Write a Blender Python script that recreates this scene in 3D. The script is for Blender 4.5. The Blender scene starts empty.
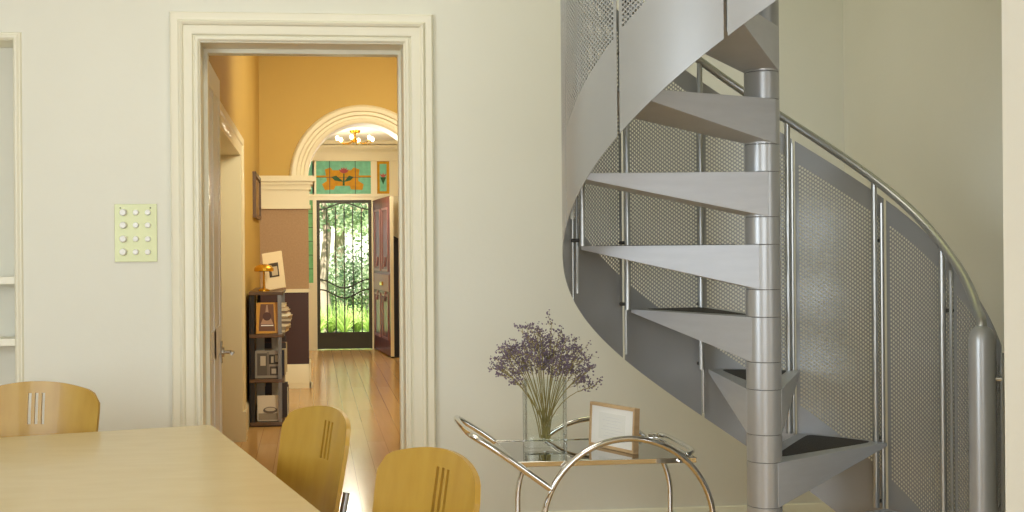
import bpy, math, random
from mathutils import Vector, Matrix, Euler
random.seed(7)
R = math.radians
PI = math.pi
sc = bpy.context.scene
col = sc.collection

# ------------------------------------------------------------------ camera
F_PX, CX, CY = 1160.0, 430.0, 250.0
YAW, ROLL, CAM_H = 5.8, 0.45, 1.40
cam_data = bpy.data.cameras.new('camera')
cam = bpy.data.objects.new('camera', cam_data)
col.objects.link(cam)
cam_data.sensor_width = 36.0
cam_data.lens = F_PX * 36.0 / 1024.0
cam_data.shift_x = (512 - CX) / 1024.0
cam_data.shift_y = (CY - 256) / 1024.0
cam_data.clip_start = 0.05
cam_data.clip_end = 300
ROT = Matrix.Rotation(R(-YAW), 3, 'Z') @ Matrix.Rotation(R(90), 3, 'X') @ Matrix.Rotation(R(-ROLL), 3, 'Z')
cam.matrix_world = Matrix.Translation((0, 0, CAM_H)) @ ROT.to_4x4()
sc.camera = cam
ORG = Vector((0, 0, CAM_H))

def ray(px, py):
    return ROT @ Vector(((px - CX) / F_PX, -(py - CY) / F_PX, -1.0))
def onY(px, py, Y):
    d = ray(px, py); return ORG + d * (Y / d.y)
def onX(px, py, X):
    d = ray(px, py); return ORG + d * (X / d.x)
def onZ(px, py, z):
    d = ray(px, py); return ORG + d * ((z - CAM_H) / d.z)

# ------------------------------------------------------------------ view, world, sun
sc.view_settings.view_transform = 'Standard'
sc.view_settings.look = 'None'
sc.view_settings.gamma = 1.0
sc.view_settings.use_curve_mapping = False
sc.view_settings.exposure = 0.0
sc.cycles.max_bounces = 10
sc.cycles.transparent_max_bounces = 12
sc.cycles.sample_clamp_indirect = 6.0

world = bpy.data.worlds.new('sky')
sc.world = world
world.use_nodes = True
wn = world.node_tree
wn.nodes.clear()
wo = wn.nodes.new('ShaderNodeOutputWorld')
wb = wn.nodes.new('ShaderNodeBackground')
ws = wn.nodes.new('ShaderNodeTexSky')
ws.sky_type = 'HOSEK_WILKIE'
ws.turbidity = 5.0
ws.ground_albedo = 0.4
ws.sun_direction = Vector((-0.5, 0.35, 0.75)).normalized()
wb.inputs['Strength'].default_value = 4.5
wn.links.new(ws.outputs[0], wb.inputs['Color'])
wn.links.new(wb.outputs[0], wo.inputs['Surface'])

def light(name, kind, loc, energy, color=(1, 1, 1), size=1.0, size_y=None, target=None, spread=None):
    d = bpy.data.lights.new(name, kind)
    d.energy = energy
    d.color = color
    if kind == 'AREA':
        d.shape = 'RECTANGLE' if size_y else 'SQUARE'
        d.size = size
        if size_y: d.size_y = size_y
        if spread: d.spread = R(spread)
    elif kind == 'POINT':
        d.shadow_soft_size = size
    o = bpy.data.objects.new(name, d)
    o.location = loc
    if target is not None:
        o.rotation_euler = (Vector(target) - Vector(loc)).to_track_quat('-Z', 'Y').to_euler()
    col.objects.link(o)
    return o

sun = light('garden_sun', 'SUN', (0, 20, 10), 17.0, (1.0, 0.97, 0.92), target=(3.0, 25.0, 0))
sun.data.angle = R(1.0)
# daylight of the dining room's own windows (left side wall and rear wall)
light('side_window_daylight', 'AREA', (-3.1, 1.2, 1.6), 110, (0.80, 0.90, 1.0), 2.6, 1.9, (0.9, 5.0, 0.9))
light('rear_window_daylight', 'AREA', (-0.2, -3.3, 1.9), 112, (0.86, 0.93, 1.0), 3.4, 2.2, (0.5, 5.0, 1.3))
light('right_fill', 'AREA', (3.9, -0.6, 1.7), 30, (0.92, 0.96, 1.0), 1.8, 1.6, (0.4, 4.2, 1.2))  # unseen fill lamp added to brighten the tread fronts from the right
light('dining_ceiling_fill', 'AREA', (0.2, 3.4, 3.55), 28, (1.0, 0.95, 0.80), 1.4, 1.4, (0.2, 3.4, 0))  # added fill in place of light bounced off the ceiling
light('stairwell_warm_fill', 'AREA', (1.7, 4.3, 5.7), 14, (1.0, 0.98, 0.54), 1.5, 1.8, (1.7, 4.3, 0))  # warm area lamp added inside the closed stairwell, out of view
light('hall_pendant', 'AREA', (0.9, 9.8, 3.5), 31, (1.0, 0.92, 0.72), 1.0, 2.0, (0.9, 9.8, 0))
light('hall_arch_fill', 'AREA', (1.1, 6.6, 2.9), 46, (1.0, 0.92, 0.70), 0.9, 0.9, (0.7, 12.0, 1.9), 100)  # unseen fill lamp added mid-hall, aimed at the arch wall
light('vestibule_light', 'POINT', (0.45, 14.8, 2.2), 46, (1.0, 0.93, 0.76), 0.15)

# ------------------------------------------------------------------ materials
def srgb(r, g, b):
    f = lambda c: (c / 255 / 12.92) if c / 255 <= 0.04045 else ((c / 255 + 0.055) / 1.055) ** 2.4
    return (f(r), f(g), f(b), 1.0)

def mat(name, rgb, rough=0.5, metal=0.0, noise=None, bump=None, stretch=(1, 1, 1), trans=0.0, ior=1.45,
        emit=None, emit_s=0.0, coat=0.0, spec=0.5, coords='Object', alpha=None, aniso=0.0):
    m = bpy.data.materials.new(name)
    m.use_nodes = True
    nt = m.node_tree
    p = nt.nodes['Principled BSDF']
    c = srgb(*rgb)
    p.inputs['Base Color'].default_value = c
    p.inputs['Roughness'].default_value = rough
    p.inputs['Metallic'].default_value = metal
    p.inputs['Transmission Weight'].default_value = trans
    p.inputs['IOR'].default_value = ior
    p.inputs['Coat Weight'].default_value = coat
    p.inputs['Specular IOR Level'].default_value = spec
    if aniso: p.inputs['Anisotropic'].default_value = aniso
    if emit:
        p.inputs['Emission Color'].default_value = srgb(*emit)
        p.inputs['Emission Strength'].default_value = emit_s
    if noise or bump:
        tc = nt.nodes.new('ShaderNodeTexCoord')
        mp = nt.nodes.new('ShaderNodeMapping')
        mp.inputs['Scale'].default_value = stretch
        nt.links.new(tc.outputs[coords], mp.inputs['Vector'])
    if noise:                      # (scale, second colour, strength)
        n = nt.nodes.new('ShaderNodeTexNoise')
        n.inputs['Scale'].default_value = noise[0]
        n.inputs['Detail'].default_value = 5
        nt.links.new(mp.outputs[0], n.inputs['Vector'])
        rp = nt.nodes.new('ShaderNodeValToRGB')
        rp.color_ramp.elements[0].position = 0.32
        rp.color_ramp.elements[1].position = 0.68
        rp.color_ramp.elements[0].color = c
        rp.color_ramp.elements[1].color = srgb(*noise[1])
        nt.links.new(n.outputs['Fac'], rp.inputs['Fac'])
        nt.links.new(rp.outputs['Color'], p.inputs['Base Color'])
    if bump:                       # (scale, strength)
        n2 = nt.nodes.new('ShaderNodeTexNoise')
        n2.inputs['Scale'].default_value = bump[0]
        n2.inputs['Detail'].default_value = 4
        nt.links.new(mp.outputs[0], n2.inputs['Vector'])
        b = nt.nodes.new('ShaderNodeBump')
        b.inputs['Strength'].default_value = bump[1]
        b.inputs['Distance'].default_value = 0.01
        nt.links.new(n2.outputs['Fac'], b.inputs['Height'])
        nt.links.new(b.outputs['Normal'], p.inputs['Normal'])
    return m

def plank_mat():
    m = bpy.data.materials.new('timber_floor_boards')
    m.use_nodes = True
    nt = m.node_tree
    p = nt.nodes['Principled BSDF']
    tc = nt.nodes.new('ShaderNodeTexCoord')
    mp = nt.nodes.new('ShaderNodeMapping')
    mp.inputs['Rotation'].default_value = (0, 0, R(90))
    nt.links.new(tc.outputs['Object'], mp.inputs['Vector'])
    br = nt.nodes.new('ShaderNodeTexBrick')
    br.offset = 0.37
    br.inputs['Color1'].default_value = srgb(224, 184, 120)
    br.inputs['Color2'].default_value = srgb(217, 173, 106)
    br.inputs['Mortar'].default_value = srgb(176, 132, 80)
    br.inputs['Scale'].default_value = 1.0
    br.inputs['Mortar Size'].default_value = 0.0016
    br.inputs['Brick Width'].default_value = 1.7
    br.inputs['Row Height'].default_value = 0.13
    nt.links.new(mp.outputs[0], br.inputs['Vector'])
    m2 = nt.nodes.new('ShaderNodeMapping')
    m2.inputs['Scale'].default_value = (18, 1.2, 1)
    nt.links.new(tc.outputs['Object'], m2.inputs['Vector'])
    n = nt.nodes.new('ShaderNodeTexNoise')
    n.inputs['Scale'].default_value = 2.0
    n.inputs['Detail'].default_value = 6
    nt.links.new(m2.outputs[0], n.inputs['Vector'])
    rp = nt.nodes.new('ShaderNodeValToRGB')
    rp.color_ramp.elements[0].color = (0.72, 0.68, 0.6, 1)
    rp.color_ramp.elements[1].color = (1.0, 1.0, 1.0, 1)
    nt.links.new(n.outputs['Fac'], rp.inputs['Fac'])
    mx = nt.nodes.new('ShaderNodeMix')
    mx.data_type = 'RGBA'; mx.blend_type = 'MULTIPLY'
    mx.inputs['Factor'].default_value = 0.5
    nt.links.new(br.outputs['Color'], mx.inputs['A'])
    nt.links.new(rp.outputs['Color'], mx.inputs['B'])
    nt.links.new(mx.outputs['Result'], p.inputs['Base Color'])
    p.inputs['Roughness'].default_value = 0.17
    return m

def wood_mat(name, a, b, rough=0.35, stretch=(2, 14, 2), coat=0.15):
    m = mat(name, a, rough=rough, noise=(2.2, b), stretch=stretch, coat=coat)
    return m

def leaf_mat(name, a, b):
    m = bpy.data.materials.new(name)
    m.use_nodes = True
    nt = m.node_tree
    p = nt.nodes['Principled BSDF']
    tc = nt.nodes.new('ShaderNodeTexCoord')
    n = nt.nodes.new('ShaderNodeTexNoise')
    n.inputs['Scale'].default_value = 3.0
    nt.links.new(tc.outputs['Object'], n.inputs['Vector'])
    rp = nt.nodes.new('ShaderNodeValToRGB')
    rp.color_ramp.elements[0].position = 0.35
    rp.color_ramp.elements[1].position = 0.65
    rp.color_ramp.elements[0].color = srgb(*a)
    rp.color_ramp.elements[1].color = srgb(*b)
    nt.links.new(n.outputs['Fac'], rp.inputs['Fac'])
    nt.links.new(rp.outputs['Color'], p.inputs['Base Color'])
    p.inputs['Roughness'].default_value = 0.55
    tr = nt.nodes.new('ShaderNodeBsdfTranslucent')
    nt.links.new(rp.outputs['Color'], tr.inputs['Color'])
    ms = nt.nodes.new('ShaderNodeMixShader')
    ms.inputs[0].default_value = 0.4
    out = nt.nodes['Material Output']
    nt.links.new(p.outputs[0], ms.inputs[1])
    nt.links.new(tr.outputs[0], ms.inputs[2])
    nt.links.new(ms.outputs[0], out.inputs['Surface'])
    return m

def stained(name, rgb, s=0.35):
    m = bpy.data.materials.new(name)
    m.use_nodes = True
    nt = m.node_tree
    p = nt.nodes['Principled BSDF']
    tc = nt.nodes.new('ShaderNodeTexCoord')
    n = nt.nodes.new('ShaderNodeTexNoise')
    n.inputs['Scale'].default_value = 14.0
    nt.links.new(tc.outputs['Object'], n.inputs['Vector'])
    rp = nt.nodes.new('ShaderNodeValToRGB')
    rp.color_ramp.elements[0].color = srgb(*[int(c * 0.72) for c in rgb])
    rp.color_ramp.elements[1].color = srgb(*rgb)
    nt.links.new(n.outputs['Fac'], rp.inputs['Fac'])
    nt.links.new(rp.outputs['Color'], p.inputs['Base Color'])
    nt.links.new(rp.outputs['Color'], p.inputs['Emission Color'])
    p.inputs['Emission Strength'].default_value = s      # daylit coloured glass
    p.inputs['Roughness'].default_value = 0.55
    p.inputs['Specular IOR Level'].default_value = 0.2
    return m

def glass_mat(name, rgb, rough=0.0, fac=0.1):
    # clear thin glass: mostly see-through with a fresnel reflection
    m = bpy.data.materials.new(name)
    m.use_nodes = True
    nt = m.node_tree
    nt.nodes.remove(nt.nodes['Principled BSDF'])
    out = nt.nodes['Material Output']
    t = nt.nodes.new('ShaderNodeBsdfTransparent')
    t.inputs['Color'].default_value = srgb(*rgb)
    g = nt.nodes.new('ShaderNodeBsdfGlossy')
    g.inputs['Roughness'].default_value = 0.02
    lw = nt.nodes.new('ShaderNodeLayerWeight')
    lw.inputs['Blend'].default_value = 0.2
    mp = nt.nodes.new('ShaderNodeMath'); mp.operation = 'MULTIPLY_ADD'
    mp.inputs[1].default_value = 0.75
    mp.inputs[2].default_value = fac
    nt.links.new(lw.outputs['Fresnel'], mp.inputs[0])
    mx = nt.nodes.new('ShaderNodeMixShader')
    nt.links.new(mp.outputs[0], mx.inputs[0])
    nt.links.new(t.outputs[0], mx.inputs[1])
    nt.links.new(g.outputs[0], mx.inputs[2])
    nt.links.new(mx.outputs[0], out.inputs['Surface'])
    return m

M = {}
M['wall'] = mat('cream_plaster', (230, 229, 217), 0.75, noise=(1.3, (226, 225, 212)), bump=(40, 0.05))
M['trim'] = mat('cream_gloss_paint', (236, 232, 212), 0.35)
M['niche'] = mat('pale_niche_paint', (226, 224, 210), 0.6)
M['ceiling'] = mat('ceiling_white', (238, 234, 222), 0.8)
M['floor'] = plank_mat()
M['ochre'] = mat('ochre_hall_paint', (201, 168, 90), 0.7, noise=(1.0, (195, 162, 85)), bump=(40, 0.05))
M['hall_trim'] = mat('hall_cream_paint', (230, 220, 186), 0.4)
M['taupe'] = mat('taupe_wallpaper', (176, 146, 112), 0.8, noise=(60, (166, 136, 102)))
M['dado'] = mat('dark_plum_dado', (66, 40, 34), 0.45)
M['silver'] = mat('silver_painted_steel', (186, 189, 193), 0.38, metal=0.12, noise=(9, (180, 183, 187)), stretch=(1, 1, 6))
M['panel'] = mat('perforated_aluminium', (170, 172, 173), 0.40, metal=0.45, noise=(3, (162, 164, 164)), stretch=(1, 1, .6))
M['steel'] = mat('brushed_steel_tube', (186, 188, 186), 0.3, metal=0.85)
M['tube'] = mat('silver_painted_tube', (176, 178, 179), 0.32, metal=0.45)
M['groove'] = mat('dark_joint', (95, 96, 94), 0.5, metal=0.6)
M['rubber'] = mat('black_studded_rubber', (52, 48, 46), 0.6, bump=(90, 0.4))
M['chrome'] = mat('polished_chrome', (222, 222, 220), 0.06, metal=1.0)
M['table'] = wood_mat('birch_table_veneer', (200, 182, 142), (194, 174, 130), 0.32, (3, 10, 1))
M['chair'] = wood_mat('beech_ply', (182, 145, 58), (172, 133, 48), 0.36, (9, 9, 2))
M['ply_edge'] = mat('ply_edge', (198, 160, 96), 0.5)
M['leg_metal'] = mat('satin_chair_steel', (170, 170, 168), 0.3, metal=0.9)
M['glass'] = glass_mat('clear_glass', (252, 254, 253), fac=0.02)
M['glass_top'] = glass_mat('bronze_glass_shelf', (232, 222, 188), fac=0.62)
M['stem'] = mat('dry_stem', (150, 138, 82), 0.8)
M['flower'] = mat('dusty_purple_flower', (108, 96, 116), 0.85, noise=(30, (140, 124, 142)))
M['frame_wood'] = wood_mat('light_oak_frame', (206, 176, 134), (190, 158, 116), 0.5, (2, 2, 12))
M['paper'] = mat('white_mat_board', (244, 243, 238), 0.7)
M['ink'] = mat('faint_grey_print', (224, 224, 222), 0.8)
M['plate'] = mat('brass_green_plate', (196, 196, 152), 0.38, metal=0.45, noise=(2, (184, 186, 146)))
M['button'] = mat('white_knob', (240, 240, 236), 0.3)
M['screw'] = mat('dull_screw', (110, 108, 92), 0.4, metal=0.8)
M['door_white'] = mat('white_door_gloss', (240, 243, 246), 0.5)
M['handle'] = mat('satin_nickel', (186, 182, 172), 0.25, metal=0.95)
M['shelf_wood'] = wood_mat('dark_shelf_wood', (104, 78, 52), (84, 62, 42), 0.4)
M['shelf_metal'] = mat('grey_shelf_post', (128, 124, 116), 0.35, metal=0.7)
M['backing'] = mat('grey_shelf_back', (168, 168, 158), 0.5)
M['dark'] = mat('near_black', (38, 34, 32), 0.5)
M['brass'] = mat('polished_brass', (226, 176, 62), 0.2, metal=0.9)
M['gate'] = mat('black_green_iron', (62, 58, 44), 0.5, metal=0.2)
M['mahogany'] = wood_mat('mahogany_door', (112, 52, 40), (90, 38, 30), 0.5, (6, 6, 1))
M['mahogany_light'] = mat('pale_moulding', (150, 104, 96), 0.45)  # paler brown for the raised parts of the front door
M['lead'] = mat('lead_came', (70, 66, 54), 0.5, metal=0.5)
M['g_green'] = stained('green_leadlight', (120, 176, 110), .4)
M['g_teal'] = stained('sea_green_leadlight', (116, 176, 134), .45)
M['g_amber'] = stained('amber_leadlight', (196, 136, 14), .35)
M['g_pink'] = stained('rose_leadlight', (176, 84, 70), .4)
M['g_leaf'] = stained('dark_leaf_leadlight', (40, 84, 44), .3)
M['bulb'] = mat('lit_bulb', (255, 236, 190), 0.3, emit=(255, 232, 180), emit_s=22)
M['leaf_a'] = leaf_mat('leaf_mid_green', (136, 160, 118), (196, 208, 164))
M['leaf_b'] = leaf_mat('leaf_dark_green', (96, 120, 88), (146, 164, 124))
M['leaf_c'] = leaf_mat('leaf_bright_green', (160, 188, 104), (222, 232, 154))
M['bark'] = mat('pale_bark', (176, 160, 138), 0.85, noise=(4, (130, 114, 96)), stretch=(1, 1, .3))
M['grass'] = mat('lawn', (120, 150, 70), 0.9, noise=(6, (150, 170, 90)))
M['path'] = mat('pale_path', (214, 206, 188), 0.85, noise=(20, (196, 188, 170)))
M['fence'] = mat('pale_fence', (226, 220, 206), 0.7)

# ------------------------------------------------------------------ mesh helpers
LOCAL = set()      # roots whose parts are given in the root's own coordinates
def wloc(o):
    w = Vector((0, 0, 0))
    while o is not None:
        w += o.location; o = o.parent
    return w
class MB:
    def __init__(s):
        s.v = []; s.f = []; s.m = []; s.cur = 0; s.smooth = set()
    def add(s, vs, fs, smooth=False):
        b = len(s.v)
        s.v += [tuple(v) for v in vs]
        for f in fs:
            if smooth: s.smooth.add(len(s.f))
            s.f.append(tuple(i + b for i in f)); s.m.append(s.cur)
        return s
    def box(s, a, b):
        x0, y0, z0 = [min(a[i], b[i]) for i in range(3)]
        x1, y1, z1 = [max(a[i], b[i]) for i in range(3)]
        return s.add([(x0,y0,z0),(x1,y0,z0),(x1,y1,z0),(x0,y1,z0),(x0,y0,z1),(x1,y0,z1),(x1,y1,z1),(x0,y1,z1)],
                     [(0,3,2,1),(4,5,6,7),(0,1,5,4),(1,2,6,5),(2,3,7,6),(3,0,4,7)])
    def prism(s, pts, vec):
        # closed polygon extruded along vec
        n = len(pts); vec = Vector(vec)
        vs = [Vector(p) for p in pts] + [Vector(p) + vec for p in pts]
        fs = [tuple(range(n - 1, -1, -1)), tuple(range(n, 2 * n))]
        fs += [(i, (i + 1) % n, n + (i + 1) % n, n + i) for i in range(n)]
        return s.add(vs, fs)
    def tube(s, pts, r, seg=12, caps=True, closed=False):
        pts = [Vector(p) for p in pts]
        n = len(pts)
        rr = r if hasattr(r, '__len__') else [r] * n
        T = []
        for i in range(n):
            if closed: t = pts[(i + 1) % n] - pts[i - 1]
            elif i == 0: t = pts[1] - pts[0]
            elif i == n - 1: t = pts[-1] - pts[-2]
            else: t = pts[i + 1] - pts[i - 1]
            T.append(t.normalized())
        up = Vector((0, 0, 1)) if abs(T[0].z) < .9 else Vector((1, 0, 0))
        N = (up - T[0] * up.dot(T[0])).normalized()
        vs = []
        for i in range(n):
            N = N - T[i] * N.dot(T[i])
            N.normalize()
            B = T[i].cross(N)
            for k in range(seg):
                a = 2 * PI * k / seg
                vs.append(pts[i] + (N * math.cos(a) + B * math.sin(a)) * rr[i])
        fs = []
        for i in range(n if closed else n - 1):
            j = (i + 1) % n
            for k in range(seg):
                k2 = (k + 1) % seg
                fs.append((i * seg + k, i * seg + k2, j * seg + k2, j * seg + k))
        s.add(vs, fs, True)
        if caps and not closed:
            b = len(s.v) - n * seg
            s.f.append(tuple(b + k for k in range(seg - 1, -1, -1))); s.m.append(s.cur)
            s.f.append(tuple(b + (n - 1) * seg + k for k in range(seg))); s.m.append(s.cur)
        return s
    def lathe(s, prof, c=(0, 0, 0), seg=24, axis='Z'):
        vs = []; fs = []
        for (r, z) in prof:
            for k in range(seg):
                a = 2 * PI * k / seg
                p = (r * math.cos(a), r * math.sin(a), z)
                if axis == 'Y': p = (p[0], -p[2], p[1])
                if axis == 'X': p = (p[2], p[0], p[1])
                vs.append((c[0] + p[0], c[1] + p[1], c[2] + p[2]))
        n = len(prof)
        for i in range(n - 1):
            for k in range(seg):
                k2 = (k + 1) % seg
                fs.append((i * seg + k, i * seg + k2, (i + 1) * seg + k2, (i + 1) * seg + k))
        s.add(vs, fs, True)
        return s
    def build(s, name, m=None, parent=None, loc=None, bevel=0, solid=0, rot=None):
        # vertices are in world coordinates when loc is given, else local
        me = bpy.data.meshes.new(name)
        pw = Vector((0, 0, 0)) if parent is not None and parent.name in LOCAL else wloc(parent)
        off = Vector(loc) if loc is not None else pw
        me.from_pydata([tuple(Vector(v) - off) for v in s.v], [], s.f)
        ms = m if isinstance(m, (list, tuple)) else [m]
        for x in ms: me.materials.append(x)
        for i, p in enumerate(me.polygons):
            p.material_index = s.m[i]
            if i in s.smooth: p.use_smooth = True
        me.update()
        me.set_sharp_from_angle(angle=R(32))
        o = bpy.data.objects.new(name, me)
        col.objects.link(o)
        if parent is not None: o.parent = parent
        o.location = off - pw
        if rot: o.rotation_euler = rot
        if bevel:
            b = o.modifiers.new('bevel', 'BEVEL'); b.width = bevel; b.segments = 2; b.limit_method = 'ANGLE'
        if solid:
            b = o.modifiers.new('solid', 'SOLIDIFY'); b.thickness = solid; b.offset = 0
            e = o.modifiers.new('edges', 'EDGE_SPLIT'); e.split_angle = R(35)
        return o

def smooth_path(p, it=3):
    p = [Vector(q) for q in p]
    for _ in range(it):
        o_ = [p[0]]
        for a_, b_ in zip(p[:-1], p[1:]): o_ += [a_.lerp(b_, .25), a_.lerp(b_, .75)]
        p = o_ + [p[-1]]
    return p
def tag(o, label=None, cat=None, group=None, kind=None):
    if label: o['label'] = label
    if cat: o['category'] = cat
    if group: o['group'] = group
    if kind: o['kind'] = kind
    return o
def thing(name, label, cat, loc=(0, 0, 0), group=None, rz=0):
    o = bpy.data.objects.new(name, None)
    o.empty_display_size = 0.1
    col.objects.link(o)
    o.location = loc
    o.rotation_euler = (0, 0, rz)
    return tag(o, label, cat, group)
def dup(o, parent=None):
    c = o.copy(); col.objects.link(c)
    if parent is not None: c.parent = parent
    for ch in list(o.children): dup(ch, c)
    return c
def struct(o): return tag(o, kind='structure')

def sweep_frame(mb, x0, x1, z0, z1, prof, Y, sides='LTR', sgn=-1):
    """mitred moulding around an opening in a wall plane y=Y; prof = [(outward offset, protrusion)]"""
    path = []
    for (o_, p_) in prof:
        y = Y + sgn * p_
        if sides == 'LTR':
            path.append([(x0 - o_, y, z0), (x0 - o_, y, z1 + o_), (x1 + o_, y, z1 + o_), (x1 + o_, y, z0)])
        elif sides == 'TR':
            path.append([(x0, y, z1 + o_), (x1 + o_, y, z1 + o_), (x1 + o_, y, z0)])
        else:
            path.append([(x0 - o_, y, z0 - o_), (x0 - o_, y, z1 + o_), (x1 + o_, y, z1 + o_), (x1 + o_, y, z0 - o_), (x0 - o_, y, z0 - o_)])
    n = len(path[0])
    vs = [v for row in path for v in row]
    fs = []
    for i in range(len(path) - 1):
        for k in range(n - 1):
            fs.append((i * n + k, i * n + k + 1, (i + 1) * n + k + 1, (i + 1) * n + k))
    mb.add(vs, fs)

# ================================================================== THE SETTING
YW = 5.37                 # front face of the dining room's back wall
WT = 0.24                 # its thickness
XL, XR = -3.3, 4.2
XC = onY(845, 250, YW).x  # corner of the stair nook
HX0, HX1 = -0.53, 1.75   # hall walls
YA, YF = 11.95, 16.44     # arch wall, front wall
H = 3.7
DX0, DX1 = onY(200.5, 250, YW).x, onY(406.2, 250, YW).x
DZ = onY(300, 42, YW).z

b = MB().box((XL, -3.5, -.1), (XR, YF + .2, 0))
struct(b.build('floor', M['floor'], loc=(0, 0, 0)))
# back wall with doorway and shelf niche
NX1 = onY(15, 250, YW).x; NZ1 = onY(10, 40, YW).z; NX0 = NX1 - 1.0
b = MB()
b.box((DX1, YW, 0), (XC + .2, YW + WT, 6))
b.box((DX0, YW, DZ), (DX1, YW + WT, 6))
b.box((NX1, YW, 0), (DX0, YW + WT, 6))
b.box((NX0, YW, NZ1), (NX1, YW + WT, 6))
b.box((NX0, YW + .2, 0), (NX1, YW + WT, NZ1))
b.box((XL, YW, 0), (NX0, YW + WT, 6))
struct(b.build('wall_back', M['wall'], loc=(0, YW, 0)))
# lining painted as niche interior
b = MB().box((NX0, YW + .19, 0), (NX1, YW + .2, NZ1))
struct(b.build('trim_1', M['niche'], loc=(NX1, YW + .19, 0)))
b = MB()
prof = [(-.002, -.19), (-.002, .004), (.008, .018), (.016, .02), (.026, .012), (.03, .012), (.034, .004), (.036, 0)]
sweep_frame(b, NX0, NX1, 0, NZ1, prof, YW)
struct(b.build('trim_2', M['trim'], loc=(NX1, YW, 0)))
zsh = [onY(10, 280, YW).z, onY(10, 342, YW).z, .3]
for z in zsh:
    b = MB().box((NX0, YW + .012, z - .012), (NX1, YW + .19, z + .012))
    b.box((NX0, YW + .004, z - .018), (NX1, YW + .014, z + .014))
    tag(b.build('niche_shelf', M['trim'], loc=(NX0 + .5, YW + .1, z)),
        {0: 'upper cream shelf in the wall niche at the left edge', 1: 'lower cream shelf in the wall niche at the left edge',
         2: 'cream bottom shelf of the wall niche, behind the table'}[zsh.index(z)], 'shelf', 'built-in niche shelves')
b = MB().box((XL, -3.5, 0), (XL - .12, YW, H + .1))
struct(b.build('wall_left', M['wall'], loc=(XL, 0, 0)))
b = MB().box((XL, -3.62, 0), (XR, -3.5, H + .1))
struct(b.build('wall_rear', M['wall'], loc=(0, -3.5, 0)))
b = MB().box((XC, 2.95, 0), (XC + .12, YW, 6))
struct(b.build('wall_right', M['wall'], loc=(XC, YW, 0)))
# projecting wall end right of the stair: its end is splayed along the line of sight
e1 = onY(1003.5, 250, 2.98); e2 = onY(1003.5, 250, 3.10)
b = MB().prism([(e1.x, 2.98, 0), (XR, 2.98, 0), (XR, 3.10, 0), (e2.x, 3.10, 0)], (0, 0, 6))
struct(b.build('wall_nib', M['wall'], loc=(e1.x, 2.98, 0)))
b = MB().box((XR, -3.5, 0), (XR + .12, 3.1, H + .1))
struct(b.build('wall_side', M['wall'], loc=(XR, 0, 0)))
b = MB()
b.box((XL, -3.5, H), (XR, 2.98, H + .1))
b.box((XL, 2.98, H), (.75, YW, H + .1))
struct(b.build('ceiling', M['ceiling'], loc=(0, 0, H)))
b = MB()
b.box((.63, 2.98, H), (.75, YW, 6)); b.box((.75, 2.86, H + .1), (XC + .12, 2.98, 6)); b.box((.63, 2.86, 6), (XC + .2, YW + .2, 6.1))
struct(b.build('wall_stairwell', M['wall'], loc=(.75, 3, H)))
# baseboards
BZ = onY(600, 509.5, YW).z
for nm, x0, x1 in (('baseboard_back', DX1 + .14, XC), ('baseboard_left', NX1 + .05, DX0 - .14)):
    b = MB().prism([(x0, YW, 0), (x0, YW - .018, 0), (x0, YW - .018, BZ - .03), (x0, YW - .01, BZ - .005), (x0, YW, BZ)], (x1 - x0, 0, 0))
    struct(b.build(nm, M['trim'], loc=(x0, YW, 0)))
b = MB().prism([(XC, 3.1, 0), (XC - .018, 3.1, 0), (XC - .018, 3.1, BZ - .03), (XC - .01, 3.1, BZ - .005), (XC, 3.1, BZ)], (0, YW - 3.1, 0))
struct(b.build('baseboard_right', M['trim'], loc=(XC, 3.1, 0)))
# doorway 1: architrave and lining
b = MB()
prof = [(0, 0), (0, .012), (.006, .018), (.016, .018), (.02, .008), (.024, .008), (.03, .02), (.05, .026), (.068, .024),
        (.072, .034), (.082, .04), (.09, .034), (.094, .026), (.105, .028), (.122, .034), (.128, .028), (.132, 0)]
sweep_frame(b, DX0, DX1, 0, DZ, prof, YW)
struct(b.build('door_1', M['trim'], loc=((DX0 + DX1) / 2, YW, 0)))
b = MB()
y0, y1 = YW - .001, YW + WT + .001
t = .006
b.box((DX0, y0, 0), (DX0 + t, y1, DZ)); b.box((DX1 - t, y0, 0), (DX1, y1, DZ)); b.box((DX0 + t, y0, DZ - t), (DX1 - t, y1, DZ))
b.box((DX0 + t, y1 - .075, 0), (DX0 + .024, y1, DZ - t)); b.box((DX1 - .018, y1 - .075, 0), (DX1 - t, y1, DZ - t))
b.box((DX0 + .024, y1 - .075, DZ - .026), (DX1 - .018, y1, DZ - t))
struct(b.build('trim_3', M['trim'], loc=((DX0 + DX1) / 2, YW, 0)))
# door leaf swung back into the hall, hinged on the left
lx0 = onY(206.5, 250, YW + WT + .03).x; LL = .84; ly0 = YW + WT + .03
dr = struct(thing('door_2', None, None, (lx0, ly0, 0)))
b = MB().box((lx0 - .04, ly0, .01), (lx0, ly0 + LL, DZ - .02))
# raised stiles around sunk panels on the room-facing side
for (ya, yb, za, zb) in ((0, .1, .01, DZ - .02), (LL - .1, LL, .01, DZ - .02), (.37, .47, .2, DZ - .14), (.1, LL - .1, .01, .2), (.1, LL - .1, .85, 1.0), (.1, LL - .1, DZ - .14, DZ - .02)):
    b.box((lx0, ly0 + ya, za), (lx0 + .004, ly0 + yb, zb))
b.build('leaf', M['door_white'], dr)
hz = onY(224, 352, ly0 + LL - .06).z
hy = ly0 + LL - .06
b = MB().lathe([(0, .012), (.026, .012), (.026, 0), (0, 0)], (lx0 + .008, hy, hz), 20, 'X')
b.tube([(lx0 + .012, hy, hz), (lx0 + .055, hy, hz), (lx0 + .066, hy - .01, hz), (lx0 + .07, hy - .03, hz), (lx0 + .07, hy - .11, hz)], .0095, 10)
b.box((lx0 + .008, hy - .02, hz - .06), (lx0 + .011, hy + .02, hz + .06))
b.build('door_handle', M['handle'], dr)
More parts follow.
